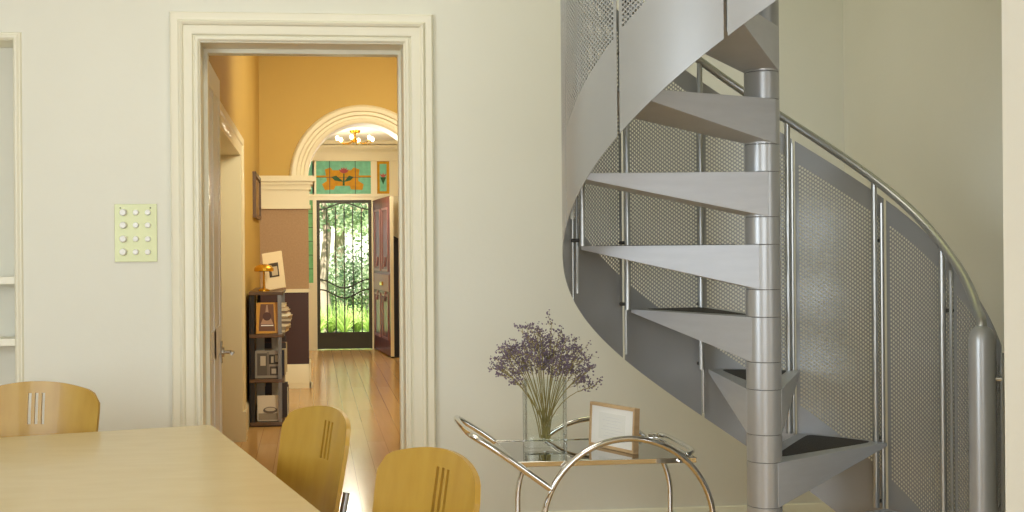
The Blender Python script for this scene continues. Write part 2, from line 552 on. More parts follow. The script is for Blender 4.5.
for z in (.3, 2.0):
    b = MB().tube([(lx0 + .004, ly0 - .006, z - .05), (lx0 + .004, ly0 - .006, z + .05)], .007, 8)
    b.build('hinge', M['handle'], dr)

# ------------------------------------------------------------------ hall shell
HH = 3.75
b = MB()
yA0 = YW + WT
casY1 = onX(240, 250, HX0).y; casZ = onX(237, 134, HX0).z
dy1, dy0, dz = casY1 - .03, casY1 - .03 - 2.12, casZ - .13
b.box((HX0 - .3, yA0, 0), (HX0, dy0, HH)); b.box((HX0 - .3, dy0, dz), (HX0, dy1, HH)); b.box((HX0 - .3, dy1, 0), (HX0, YA, HH))
b.box((HX0 - .15, YA, 0), (HX0 + .0, YF, HH))
struct(b.build('wall_hall_left', M['ochre'], loc=(HX0, yA0, 0)))
b = MB().box((HX1, yA0, 0), (HX1 + .15, YF, HH))
struct(b.build('wall_hall_right', M['ochre'], loc=(HX1, yA0, 0)))
b = MB().box((HX0 - .15, yA0, HH), (HX1 + .15, YA + .3, HH + .1))
struct(b.build('ceiling_hall', M['ceiling'], loc=(0, yA0, HH)))
# side door of the hall with its moulded casing, seen edge-on
b = MB()
prof = [(-.004, -.24), (-.004, .012), (.03, .012), (.04, .018), (.07, .018), (.08, .026), (.12, .03), (.135, .02), (.14, 0)]
rows = []
for (o_, p_) in prof:
    rows.append([(HX0 + p_, dy0 - o_, 0), (HX0 + p_, dy0 - o_, dz + o_), (HX0 + p_, dy1 + o_, dz + o_), (HX0 + p_, dy1 + o_, 0)])
vs = [v for r in rows for v in r]
fs = [(i * 4 + k, i * 4 + k + 1, i * 4 + 4 + k + 1, i * 4 + 4 + k) for i in range(len(rows) - 1) for k in range(3)]
b.add(vs, fs)
b.box((HX0 - .0, dy1 - .006, 0), (HX0 + .036, dy1 + .15, .22))
struct(b.build('trim_4', M['hall_trim'], loc=(HX0, dy1, 0)))
for dn, ya_, yb_ in (('door_3', dy0 + .004, (dy0 + dy1) / 2 - .002), ('door_6', (dy0 + dy1) / 2 + .002, dy1 - .004)):
    dd = struct(thing(dn, None, None, (HX0 - .26, ya_, 0)))
    w_ = yb_ - ya_
    b = MB().box((HX0 - .28, ya_, .01), (HX0 - .24, yb_, dz))
    for (ya, yb, za, zb) in ((0, .1, 0.01, dz), (w_ - .1, w_, 0.01, dz), (.1, w_ - .1, .01, .2), (.1, w_ - .1, .85, 1.0), (.1, w_ - .1, dz - .12, dz)):
        b.box((HX0 - .24, ya_ + ya, za), (HX0 - .23, ya_ + yb, zb))
    b.build('leaf', M['hall_trim'], dd)
    ky = yb_ - .05 if dn == 'door_3' else ya_ + .05
    b = MB().lathe([(0, .05), (.02, .05), (.028, .035), (.02, .02), (.01, .015), (.01, 0), (0, 0)], (HX0 - .23, ky, 1.0), 14, 'X')
    b.build('door_knob', M['brass'], dd)
# skirting of the hall
b = MB()
b.prism([(HX0, dy1 + .15, 0), (HX0 + .02, dy1 + .15, 0), (HX0 + .02, dy1 + .15, .17), (HX0, dy1 + .15, .2)], (0, YA - dy1 - .15, 0))
struct(b.build('baseboard_hall', M['hall_trim'], loc=(HX0, dy1 + .2, 0)))

# arch wall: pier, impost and arch
AXC = onY(363, 178, YA).x; AZ = onY(363, 178, YA).z
RI = AXC - onY(308, 178, YA).x; RO = RI + .19
TH = .34
b = MB()
N = 40
def archpt(r, a): return (AXC + r * math.cos(a), AZ + r * math.sin(a))
# wall face above with semicircular hole (strips up to the ceiling)
xs0 = AXC - RI; xs1 = AXC + RI
for yy in (YA, YA + TH):
    for i in range(N):
        a0 = PI - PI * i / N; a1 = PI - PI * (i + 1) / N
        p, q = archpt(RI, a0), archpt(RI, a1)
        b.add([(p[0], yy, p[1]), (q[0], yy, q[1]), (q[0], yy, HH), (p[0], yy, HH)], [(0, 1, 2, 3)])
b.box((HX0, YA, AZ), (xs0, YA + TH, HH)); b.box((xs1, YA, 0), (HX1, YA + TH, HH))
struct(b.build('wall_arch', M['ochre'], loc=(AXC, YA, AZ)))
b = MB()
for i in range(N):                       # soffit
    a0 = PI - PI * i / N; a1 = PI - PI * (i + 1) / N
    p, q = archpt(RI, a0), archpt(RI, a1)
    b.add([(p[0], YA, p[1]), (q[0], YA, q[1]), (q[0], YA + TH, q[1]), (p[0], YA + TH, p[1])], [(0, 3, 2, 1)])
aprof = [(0, 0), (0, .02), (.02, .03), (.04, .03), (.05, .015), (.075, .015), (.085, .035), (.115, .035), (.125, .055), (.16, .06), (.18, .045), (.19, 0)]
vs = []
for (o_, p_) in aprof:
    for i in range(N + 1):
        p = archpt(RI + o_, PI - PI * i / N); vs.append((p[0], YA - p_, p[1]))
b.add(vs, [(j * (N + 1) + i, j * (N + 1) + i + 1, (j + 1) * (N + 1) + i + 1, (j + 1) * (N + 1) + i) for j in range(len(aprof) - 1) for i in range(N)], False)
struct(b.build('trim_5', M['hall_trim'], loc=(AXC, YA, AZ)))
px1 = xs0
zc1 = onY(290, 292, YA).z; zc0 = onY(300, 364, YA).z
b = MB().box((HX0, YA, zc1), (px1, YA + TH, AZ))
struct(b.build('wall_pier', M['taupe'], loc=(HX0, YA, zc1)))
b = MB().box((HX0, YA - .012, zc0), (px1 - .004, YA + TH - .01, zc1))
struct(b.build('wall_dado', M['dado'], loc=(HX0, YA, zc0)))
b = MB().box((HX0, YA - .03, zc1 - .005), (px1 + .01, YA + TH + .02, zc1 + .03))          # dado rail
b.prism([(HX0, YA - .03, 0), (HX0, YA - .03, zc0 - .03), (HX0, YA - .015, zc0), (HX0, YA + TH, zc0), (HX0, YA + TH, 0)], (px1 - HX0, 0, 0))
b.box((px1, YA - .04, 0), (px1 + .015, YA + TH, zc0 + .02))
b.box((HX0, YA - .04, 0), (px1 + .03, YA - .03, .06))
struct(b.build('trim_6', M['hall_trim'], loc=(px1, YA, 0)))
b = MB()                                                                             # impost
zi0 = onY(290, 208, YA).z
for (za, zb, p) in ((zi0 - .01, zi0 + .03, .03), (zi0 + .03, AZ - .1, .015), (AZ - .12, AZ - .07, .035), (AZ - .07, AZ - .035, .06), (AZ - .035, AZ + .02, .085)):
    b.box((HX0, YA - p, za), (px1 + p * .8, YA + TH + .01, zb))
struct(b.build('trim_7', M['hall_trim'], loc=(px1, YA, zi0)))

# vestibule beyond the arch
VZ = onY(355, 141, YF).z
b = MB().box((HX0 - .15, YA + TH, VZ), (HX1 + .15, YF, VZ + .1))
struct(b.build('ceiling_vestibule', M['ceiling'], loc=(0, YA + TH, VZ)))
b = MB()
gx0, gx1 = onY(317, 270, YF).x, onY(372, 270, YF).x
gz1 = onY(345, 200, YF).z
tx0, tx1 = onY(314, 178, YF).x, onY(371, 178, YF).x
tz0, tz1 = onY(345, 194, YF).z, onY(345, 161, YF).z
sx0, sx1 = onY(377, 178, YF).x, onY(389.5, 178, YF).x
lx_0, lx_1 = onY(303, 240, YF).x, onY(313, 240, YF).x
slz0 = onY(310, 283, YF).z
W_ = .12
def wallpiece(x0, x1, z0, z1): b.box((x0, YF, z0), (x1, YF + W_, z1))
wallpiece(HX0 - .15, lx_0, 0, HH); wallpiece(lx_0, lx_1, 0, slz0); wallpiece(lx_1, gx0, 0, tz1)
wallpiece(lx_0, lx_1, gz1, tz0); wallpiece(gx0, gx1, gz1, tz0); wallpiece(tx1, sx0, tz0, tz1); wallpiece(gx1, HX1 + .15, 0, tz0)
wallpiece(sx1, HX1 + .15, tz0, tz1); wallpiece(lx_0, HX1 + .15, tz1, HH)
wallpiece(lx_1, tx0, tz0, tz1)
struct(b.build('wall_front', M['hall_trim'], loc=(0, YF, 0)))
b = MB()
for (z, h_, p) in ((VZ - .05, .05, .10), (VZ - .10, .04, .06), (VZ - .17, .03, .04), (tz1 + .005, .03, .03), (tz0 - .035, .035, .035)):
    b.box((HX0, YF - p, z), (HX1, YF, z + h_))
for x in (lx_1, gx1 + .01):
    b.box((x, YF - .02, 0), (x + .045, YF, tz0))
struct(b.build('trim_8', M['hall_trim'], loc=(0, YF, VZ)))

# ------------------------------------------------------------------ leadlights
def pane(name, x0, x1, z0, z1, base):
    root = struct(thing(name, None, None, ((x0 + x1) / 2, YF + .04, z0)))
    bb = MB().box((x0, YF + .04, z0), (x1, YF + .048, z1))
    bb.build('glass_pane', base, root)
    return root
w = pane('window_1', tx0, tx1, tz0, tz1, M['g_teal'])
cx, cz = (tx0 + tx1) / 2, (tz0 + tz1) / 2
hw, hh = (tx1 - tx0) / 2, (tz1 - tz0) / 2
yg = YF + .034
def flat(name, pts, m_, root, y=None, th=.006):
    y = yg if y is None else y
    bb = MB().prism([(p[0], y, p[1]) for p in pts], (0, -th, 0)) if False else MB().prism([(p[0], y - th, p[1]) for p in pts], (0, th, 0))
    return bb.build(name, m_, root)
amb = [(-.62, -.75), (-.3, -.72), (-.25, -.5), (.25, -.5), (.3, -.72), (.7, -.75), (.74, -.4), (.55, -.2), (.6, .5), (.4, .62), (.3, .45), (-.35, .45), (-.42, .62), (-.62, .5), (-.55, -.2), (-.72, -.4)]
flat('amber_scroll', [(cx + a * hw, cz + c * hh) for a, c in amb], M['g_amber'], w)
flat('amber_bar', [(tx0, cz + .0), (cx - .55 * hw, cz + .0), (cx - .55 * hw, cz + .03), (tx0, cz + .03)], M['g_amber'], w)
flat('amber_bar', [(tx1, cz + .0), (cx + .57 * hw, cz + .0), (cx + .57 * hw, cz + .03), (tx1, cz + .03)], M['g_amber'], w)
fz = cz + .25 * hh
for a in (-50, -25, 0, 25, 50):
    d = Vector((math.sin(R(a)), math.cos(R(a)))); q = Vector((d.y, -d.x))
    o_ = Vector((cx + .02, fz))
    pts = [o_, o_ + d * .05 + q * .018, o_ + d * .095, o_ + d * .05 - q * .018]
    flat('petal', [(p.x, p.y) for p in pts], M['g_pink'], w, yg - .007)
for sx in (-1, 1):
    pts = [(cx + .02, fz - .12), (cx + sx * .09 + .0, fz - .03), (cx + sx * .16, fz - .05), (cx + sx * .11, fz - .10)]
    flat('leaf_piece', pts, M['g_leaf'], w, yg - .007)
flat('stem_piece', [(cx + .012, fz), (cx + .028, fz), (cx + .03, fz - .17), (cx, fz - .17)], M['g_leaf'], w, yg - .0075)
bb = MB()
for x in (-.45, .45): bb.box((cx + x * hw - .004, yg - .016, tz0), (cx + x * hw + .004, yg, tz1))
for z in (-.0, ): bb.box((tx0, yg - .015, cz + z), (tx1, yg, cz + z + .006))
bb.build('lead_came', M['lead'], w)
w = pane('window_2', sx0, sx1, tz0, tz1, M['g_amber'])
c2 = (sx0 + sx1) / 2; h2 = (sx1 - sx0) / 2
flat('green_field', [(c2 - h2 * .55, tz0 + .04), (c2 + h2 * .55, tz0 + .04), (c2 + h2 * .55, tz1 - .04), (c2 - h2 * .55, tz1 - .04)], M['g_teal'], w)
for a in (-40, 0, 40):
    d = Vector((math.sin(R(a)), math.cos(R(a)))); q = Vector((d.y, -d.x)); o_ = Vector((c2, cz))
    pts = [o_, o_ + d * .035 + q * .014, o_ + d * .07, o_ + d * .035 - q * .014]
    flat('petal', [(p.x, p.y) for p in pts], M['g_pink'], w, yg - .007)
flat('leaf_piece', [(c2, cz - .1), (c2 + .04, cz), (c2, cz + .01), (c2 - .04, cz)], M['g_leaf'], w, yg - .007)
w = pane('window_3', lx_0, lx_1, slz0, gz1, M['g_green'])
bb = MB()
for i in range(1, 6):
    z = slz0 + (gz1 - slz0) * i / 6
    bb.box((lx_0, yg - .01, z), (lx_1, yg, z + .008))
bb.build('lead_came', M['lead'], w)
flat('amber_strip', [(lx_0, slz0), (lx_0 + .05, slz0), (lx_0 + .05, gz1), (lx_0, gz1)], M['g_amber'], w, yg - .001, .005)
w = pane('window_4', lx_0, lx_1, tz0, tz1, M['g_teal'])

# ------------------------------------------------------------------ security gate
g = struct(thing('door_4', None, None, ((gx0 + gx1) / 2, YF + .05, 0)))
fw = .045
b = MB()
gy0, gy1 = YF + .04, YF + .075
b.box((gx0, gy0, .01), (gx0 + fw, gy1, gz1)); b.box((gx1 - fw, gy0, .01), (gx1, gy1, gz1)); b.box((gx0 + fw, gy0, gz1 - .04), (gx1 - fw, gy1, gz1))
b.box((gx0 + fw, gy0, .20), (gx1 - fw, gy1, .245))
b.build('gate_frame', M['gate'], g)
MB().box((gx0 + fw, gy0 + .01, .01), (gx1 - fw, gy1 - .01, .20)).build('kick_panel', M['gate'], g)
gcx = (gx0 + gx1) / 2; gw = gx1 - gx0 - 2 * fw
for i in range(5):
    x = gcx + (i - 2) * gw / 5.6
    MB().tube([(x, YF + .057, .24), (x, YF + .057, gz1 - .14 + .06 * math.cos((i - 2) * .55))], .0085, 6).build('gate_bar', M['gate'], g)
for (z, amp, sg) in ((gz1 - .13, .09, 1), (.93, .10, -1), (.79, .10, -1)):
    pts = []
    for k in range(25):
        t = k / 24; x = gx0 + fw + gw * t
        zz = z + sg * amp * (0.5 - .5 * math.cos(2 * PI * t)) if sg > 0 else z + amp * math.cos(2 * PI * t) * .6
        pts.append((x, YF + .05, zz))
    MB().tube(pts, .010, 6).build('curved_rail', M['gate'], g)

# ------------------------------------------------------------------ open front door
fd_a = Vector((gx1 + .02, YF - .03, 0))
fd_bp = onZ(391, 357.5, 0.01)
fdir = Vector((fd_bp.x - fd_a.x, fd_bp.y - fd_a.y, 0)); LW = fdir.length; fdir.normalize()
fn = Vector((fdir.y, -fdir.x, 0))
if fn.x > 0: fn = -fn
DH = gz1 - .01
def fp(u, wv, z): return fd_a + fdir * u + fn * wv + Vector((0, 0, z))
fd = struct(thing('door_5', None, None, fd_a))
def fbox(bb, u0, u1, w0, w1, z0, z1):
    p = [fp(u, w_, z) for z in (z0, z1) for (u, w_) in ((u0, w0), (u1, w0), (u1, w1), (u0, w1))]
    bb.add(p, [(0, 1, 2, 3), (4, 7, 6, 5), (0, 4, 5, 1), (1, 5, 6, 2), (2, 6, 7, 3), (3, 7, 4, 0)])
b = MB(); fbox(b, 0, LW - .012, -.045, 0, .02, DH)
b.build('leaf', M['mahogany'], fd)
b = MB(); fbox(b, LW - .012, LW, -.045, .0, .02, DH)
b.build('door_edge', M['hall_trim'], fd)
for (u0, u1) in ((.09 * LW, .45 * LW), (.55 * LW, .9 * LW)):
    for (z0, z1) in ((.22, .82), (1.12, DH - .14)):
        b = MB()
        fbox(b, u0, u1, 0, .012, z0, z0 + .03); fbox(b, u0, u1, 0, .012, z1 - .03, z1)
        fbox(b, u0, u0 + .03, 0, .012, z0 + .03, z1 - .03); fbox(b, u1 - .03, u1, 0, .012, z0 + .03, z1 - .03)
        b.build('panel_moulding', M['mahogany_light'], fd)
        b = MB()
        uc = (u0 + u1) / 2; zt = z0 + .06 if z0 > 1 else z1 - .10
        for k in range(3):
            fbox(b, uc - .05 + k * .025, uc - .02 + k * .03, .0, .02, zt + k * .04, zt + .05 + k * .04)
        b.build('carved_ornament', M['mahogany_light'], fd)
b = MB(); fbox(b, .06 * LW, .94 * LW, 0, .01, .86, 1.08); b.build('lock_rail', M['mahogany_light'], fd)
b = MB(); c_ = fp(LW * .55, .02, .98); fbox(b, LW * .5, LW * .62, .01, .03, .93, .98); b.build('door_knocker', M['brass'], fd)
b = MB()
q = onY(397, 300, 15.2); q2 = onY(393.5, 300, 15.2)
zt = onY(397, 238, 15.2).z
b.prism([(q2.x, 15.2, 0), (q2.x + .5, 15.2, 0), (q2.x + .5, 15.2, zt - .25), (q2.x, 15.2, zt)], (0, .35, 0))
b2 = b
root = thing('coat_cupboard', 'tall dark cupboard with a sloping top behind the open front door', 'cupboard', (q2.x + .25, 15.37, 0))
b.build('body', M['dark'], root)
MB().prism([(q2.x - .004, 15.17, zt), (q2.x + .51, 15.17, zt - .255), (q2.x + .51, 15.17, zt - .215), (q2.x - .004, 15.17, zt + .03)], (0, .4, 0)).build('sloping_top', M['dark'], root)

# chandelier in the vestibule
c = onY(355, 133, 15.0)
ch = thing('chandelier', 'small multi-arm ceiling light glowing in the vestibule behind the arch', 'ceiling light', (c.x, 15.0, VZ))
b = MB().lathe([(0, VZ), (.07, VZ), (.06, VZ - .03), (.012, VZ - .045), (.012, VZ - .10), (.035, VZ - .12), (.03, VZ - .15), (0, VZ - .16)], (c.x, 15.0, 0), 20)
b.build('ceiling_rose', M['brass'], ch)
for k in range(6):
    a = k * PI / 3 + .3; ux, uy = math.cos(a), math.sin(a)
    b = MB().tube([(c.x + ux * r_, 15.0 + uy * r_, VZ - .13 + dz_) for r_, dz_ in ((.02, 0), (.1, -.04), (.2, -.035), (.24, .0))], .006, 6)
    arm = b.build('arm', M['brass'], ch)
    b = MB().lathe([(0, -.005), (.012, 0), (.022, .02), (.02, .038), (.010, .05), (0, .053)], (c.x + ux * .24, 15.0 + uy * .24, VZ - .13), 12)
    b.build('bulb', M['bulb'], arm)

# picture on the hall's left wall
p0, p1 = onX(253, 250, HX0).y, onX(258.5, 250, HX0).y
z0, z1 = onX(256, 219, HX0).z, onX(256, 176, HX0).z
pr = thing('framed_picture', 'narrow dark-framed picture high on the ochre hall wall', 'picture', (HX0, (p0 + p1) / 2, z0))
b = MB()
t = .035
b.box((HX0, p0, z0), (HX0 + .03, p0 + t, z1)); b.box((HX0, p1 - t, z0), (HX0 + .03, p1, z1)); b.box((HX0, p0 + t, z0), (HX0 + .03, p1 - t, z0 + t)); b.box((HX0, p0 + t, z1 - t), (HX0 + .03, p1 - t, z1))
b.build('picture_frame', M['shelf_wood'], pr)
MB().box((HX0, p0 + t, z0 + t), (HX0 + .012, p1 - t, z1 - t)).build('print', mat('ochre_print', (190, 150, 90), .6, noise=(9, (120, 96, 60))), pr)

# ------------------------------------------------------------------ bookcase
BY0 = onZ(268, 427, 0).y
BX0 = HX0 + .025; BX1 = onY(284, 400, BY0).x
BL = 1.15
sz = [onY(268, 424, BY0).z, onY(268, 381, BY0).z, onY(268, 336, BY0).z, onY(268, 293.5, BY0).z]
bc = thing('bookcase', 'open dark-shelved bookcase on the hall floor against the ochre wall', 'bookcase', ((BX0 + BX1) / 2, BY0 + BL / 2, 0))
for i, z in enumerate(sz):
    MB().box((BX0, BY0, z - .014), (BX1, BY0 + BL, z + .014)).build('shelf', M['shelf_wood'], bc, bevel=.003)
MB().box((BX0 + .01, BY0 + .02, 0), (BX1 - .01, BY0 + BL - .02, sz[0] - .014)).build('plinth', M['dark'], bc)
for x in (BX0 + .012, BX1 - .045):
    for y in (BY0 + .01, BY0 + BL - .03):
        for i in range(3):
            MB().box((x, y, sz[i] + .014), (x + .03, y + .02, sz[i + 1] - .014)).build('post', M['dark'] if x < BX0 + .1 else M['shelf_metal'], bc)
for i in range(2):
    MB().box((BX0 + .05, BY0 + .16, sz[i] + .014), (BX0 + .115, BY0 + .165, sz[i + 1] - .014)).build('glass_end', M['backing'], bc)
    MB().box((BX1 - .10, BY0 + .16, sz[i] + .014), (BX1 - .05, BY0 + .165, sz[i + 1] - .014)).build('glass_end', M['backing'], bc)
MB().box((BX0, BY0 + .02, sz[0] + .014), (BX0 + .008, BY0 + BL - .02, sz[3] - .014)).build('back_panel', M['dark'], bc)

def leaning(name, label, cat, x0px, x1px, z0, ytop, ydepth, th, m_, lean=10, rz=0, group=None):
    """upright display item; base stands at z0, its top reaches image row ytop"""
    A = onY(x0px, 300, ydepth).x; B = onY(x1px, 300, ydepth).x
    top = onY((x0px + x1px) / 2, ytop, ydepth).z
    w_ = B - A; h_ = (top - z0) / math.cos(R(lean))
    root = thing(name, label, cat, ((A + B) / 2, ydepth, z0 + .002), group)
    LOCAL.add(root.name)
    bb = MB().box((-w_ / 2, 0, 0), (w_ / 2, th, h_))
    bb.build('cover' if cat == 'book' else 'frame', m_, root)
    root.rotation_euler = Euler((R(-lean), 0, R(rz)))
    return root, w_, h_
s3 = sz[2] + .016; s2 = sz[1] + .016; s1 = sz[0] + .016
rt, w_, h_ = leaning('book', 'brown and gold book with a tapering tower on its cover, on the bookcase top tier', 'book', 256, 277.5, s3, 303, BY0 + .03, .025, mat('gold_cover', (206, 150, 52), .35), 8)
MB().prism([(-w_ * .38, -.001, h_ * .08), (w_ * .38, -.001, h_ * .08), (w_ * .34, -.001, h_ * .4), (w_ * .3, -.001, h_ * .95), (-w_ * .3, -.001, h_ * .95), (-w_ * .36, -.001, h_ * .4)], (0, -.001, 0)).build('cover_picture', mat('brown_cover', (112, 74, 48), .4), rt)
MB().prism([(-w_ * .3, -.003, h_ * .3), (w_ * .3, -.003, h_ * .3), (w_ * .08, -.003, h_ * .65), (w_ * .03, -.003, h_ * .92), (-w_ * .03, -.003, h_ * .92), (-w_ * .08, -.003, h_ * .65)], (0, -.001, 0)).build('printed_tower', mat('tower_print', (176, 140, 112), .4), rt)
MB().lathe([(0, .001), (.034, .001), (.034, 0), (.026, 0), (.026, .001)], (0, -.006, h_ * .55), 24, 'Y').build('printed_ring', mat('ring_print', (84, 50, 36), .4), rt)
MB().box((-w_ * .28, -.006, h_ * .24), (w_ * .3, -.004, h_ * .275)).build('printed_title', M['paper'], rt)
rt, w_, h_ = leaning('book', 'black and white photo book of an interior, on the bookcase middle tier', 'book', 254.5, 281, s2, 351, BY0 + .045, .02, mat('grey_cover', (150, 140, 122), .35), 6)
for (xa, xb, za, zb, c_) in ((-.42, -.05, .1, .9, (92, 84, 74)), (-.3, -.1, .45, .8, (190, 180, 160)), (.02, .42, .5, .85, (54, 48, 42)), (.1, .2, .55, .78, (170, 160, 140)), (.26, .38, .58, .82, (170, 160, 140)), (.05, .4, .1, .42, (80, 70, 62)), (-.05, .03, .1, .95, (120, 110, 96)), (.12, .3, .16, .34, (176, 166, 150))):
    MB().box((w_ * xa, -.003 if c_[0] < 150 else -.005, h_ * za), (w_ * xb, 0, h_ * zb)).build('cover_print', mat('print_tone', c_, .5), rt)
rt, w_, h_ = leaning('book', 'white book with a grey bowl photo on its cover, on the lowest bookcase tier', 'book', 256.5, 278, s1, 396, BY0 + .045, .02, mat('pale_cover', (222, 210, 186), .4), 6)
MB().box((-w_ * .45, -.003, h_ * .04), (w_ * .45, 0, h_ * .3)).build('cover_print', mat('grey_tone', (150, 138, 118), .5), rt)
vs = [(w_ * .1 + w_ * .33 * math.cos(a), -.005, h_ * .42 + h_ * .13 * math.sin(a)) for a in [k * PI / 10 for k in range(20)]]
MB().prism(vs, (0, .003, 0)).build('cover_bowl', mat('bowl_tone', (108, 96, 82), .5), rt)
vs = [(w_ * .1 + w_ * .25 * math.cos(a), -.007, h_ * .45 + h_ * .07 * math.sin(a)) for a in [k * PI / 10 for k in range(20)]]
MB().prism(vs, (0, .003, 0)).build('cover_bowl_inside', mat('bowl_inside_tone', (200, 188, 166), .5), rt)
# magazines piled flat on the upper tier
mx0 = onY(279, 300, BY0 + .12).x
cols = [(214, 200, 168), (150, 134, 108), (226, 212, 180), (120, 100, 80), (206, 190, 160), (170, 148, 110), (232, 222, 196), (130, 110, 92), (196, 180, 150), (222, 206, 172)]
z = s3 + .002
ordn = ['at the bottom of', 'second from the bottom of', 'third from the bottom of', 'fourth from the bottom of', 'just below the middle of', 'just above the middle of', 'fourth from the top of', 'third from the top of', 'second from the top of', 'on top of']
for i in range(10):
    th = random.uniform(.018, .03)
    dx = [.0, .012, .02, .03, .034, .026, .02, .012, .0, -.01][i]
    o = MB()
    o.box((-.11, -.14, 0), (.11, .14, th - .001))
    root = thing('magazine', 'magazine ' + ordn[i] + ' the flat pile on the upper bookcase tier', 'magazine', (mx0 - .05 + dx, BY0 + .26, z), 'magazines piled on the bookcase', rz=R(random.uniform(-8, 8)))
    LOCAL.add(root.name)
    o.build('pages', mat('magazine_tone', cols[i], .55), root)
    MB().box((-.112, -.142, th - .003), (.112, .142, th)).build('cover', mat('magazine_cover', cols[(i * 3 + 1) % 10], .4), root)
    z += th + .001
# upright books on the open side of the two lower tiers, spines towards the hall
k = 0
for zz, tier in ((s2, 'middle'), (s1, 'lowest')):
    y = BY0 + .24
    for i in range(12):
        th = random.uniform(.025, .05); h_ = random.uniform(.20, .30)
        c_ = random.choice([(60, 50, 46), (40, 40, 52), (170, 150, 110), (96, 60, 44), (206, 196, 170), (52, 58, 64)])
        ox = random.uniform(-.01, .03)
        adj = {(60, 50, 46): 'dark brown', (40, 40, 52): 'navy', (170, 150, 110): 'tan', (96, 60, 44): 'russet', (206, 196, 170): 'cream', (52, 58, 64): 'slate grey'}[c_]
        pos = ['nearest the dining room', 'second nearest', 'third nearest', 'fourth nearest', 'fifth nearest', 'sixth nearest', 'seventh along', 'eighth along', 'ninth along', 'tenth along', 'eleventh along', 'farthest along'][i]
        root = thing('book', adj + ' upright book ' + pos + ' in the ' + tier + ' tier row of spines', 'book', (BX1 - .09 + ox, y + th / 2, zz + .001), 'upright books in the bookcase')
        LOCAL.add(root.name)
        MB().box((-.085, -th / 2 + .003, .003), (.083, th / 2 - .003, h_ - .004)).build('pages', M['paper'], root)
        bb = MB(); bb.box((-.088, -th / 2, 0), (.085, -th / 2 + .003, h_)); bb.box((-.088, th / 2 - .003, 0), (.085, th / 2, h_)); bb.box((.083, -th / 2 + .003, 0), (.087, th / 2 - .003, h_))
        bb.build('cover', mat('book_cover', c_, .5), root)
        y += th + .002
# lamp and photo frame on top
zt = sz[3] + .015
lc = onY(264, 280, BY0 + .14)
lp = thing('brass_table_lamp', 'small brass mushroom lamp on top of the bookcase', 'lamp', (lc.x, BY0 + .14, zt))
zl = onY(264, 268, BY0 + .14).z
MB().lathe([(0, zt), (.045, zt), (.045, zt + .012), (.012, zt + .025), (0, zt + .025)], (lc.x, BY0 + .14, 0), 20).build('base', M['brass'], lp)
MB().tube([(lc.x, BY0 + .14, zt + .02), (lc.x, BY0 + .14, zl + .01)], .007, 8).build('stem', M['brass'], lp)
MB().lathe([(.074, zl - .028), (.08, zl - .022), (.078, zl), (.06, zl + .02), (.03, zl + .03), (0, zl + .032), ], (lc.x, BY0 + .14, 0), 24).build('shade', M['brass'], lp)
rt, w_, h_ = leaning('photo_frame', 'tilted cream picture frame with a small dark photo on top of the bookcase', 'picture frame', 266, 286, zt + .012, 252, BY0 + .24, .02, mat('cream_frame', (232, 214, 176), .5), 14, -8)
rt.rotation_euler = Euler((R(-14), R(-9), R(-8)))
MB().box((-w_ * .24, -.002, h_ * .32), (w_ * .26, 0, h_ * .70)).build('photo', mat('dark_photo', (70, 60, 52), .4), rt)
MB().box((-w_ * .1, -.004, h_ * .36), (w_ * .2, -.002, h_ * .60)).build('photo_highlight', mat('photo_light', (196, 180, 150), .4), rt)

# ------------------------------------------------------------------ intercom / dimmer plate
q0, q1 = onY(115, 262, YW), onY(157, 204, YW)
kp = thing('dimmer_plate', 'square brass-green control plate with twelve white knobs on the wall', 'switch plate', ((q0.x + q1.x) / 2, YW, q0.z))
MB().box((q0.x, YW - .006, q0.z), (q1.x, YW - .001, q1.z)).build('plate', M['plate'], kp, bevel=.001)
for i, px in enumerate((123.6, 136, 148)):
    for py in (212.6, 225.3, 239, 252):
        p = onY(px, py, YW)
        r_ = .0155 if i == 0 else .0125
        hgt = .022 if i == 0 else .012
        MB().lathe([(0, hgt), (r_ * .8, hgt), (r_, hgt * .75), (r_ * 1.05, 0), (0, 0)], (p.x, YW - .006, p.z), 20, 'Y').build('knob', M['button'], kp)
for px in (120.5, 150.5):
    p = onY(px, 208, YW)
    MB().lathe([(0, .002), (.0035, .002), (.004, 0), (0, 0)], (p.x, YW - .006, p.z), 10, 'Y').build('screw', M['screw'], kp)

# ================================================================== SPIRAL STAIRCASE
RISE = 0.2361
sp = 1160 / 309.4 + .055
PD = sp
fw2 = Vector((math.sin(R(YAW)), math.cos(R(YAW)), 0)); rt2 = Vector((math.cos(R(YAW)), -math.sin(R(YAW)), 0))
PC = rt2 * ((762.8 - CX) / F_PX * PD) + fw2 * PD
TH0, STEP = 32.0 - YAW, 30.3
RT, RB, RROD, RP, RPOLE = .628, .612, .634, .652, .0560
OFF = R(1.6)         # panels lag the tread corners slightly
OFB = R(3.1)         # balusters stand just past each tread corner
def zk(k): return CAM_H + .0095 + RISE * k          # top of tread k (k = 0 at eye height)
def tha(j): return R(TH0 + STEP * j)
st = thing('spiral_staircase', 'silver steel spiral staircase with perforated curved panels and a thick newel tube', 'staircase', (PC.x, PC.y, 0))
LX, LY = PC.x, PC.y
KMIN, KMAX = -5, 9
b = MB().tube([(LX, LY, 0), (LX, LY, zk(KMAX) + 1.0)], .0538, 32)
b.build('centre_column', M['groove'], st)
HUB = .1465
def ring(name, z0, z1, parent):
    c_ = .0012
    return MB().lathe([(.0535, z0 + .0008), (RPOLE - c_, z0 + .0008), (RPOLE, z0 + .0008 + c_), (RPOLE, z1 - .0008 - c_), (RPOLE - c_, z1 - .0008), (.0535, z1 - .0008)], (LX, LY, 0), 48).build(name, M['tube'], parent)
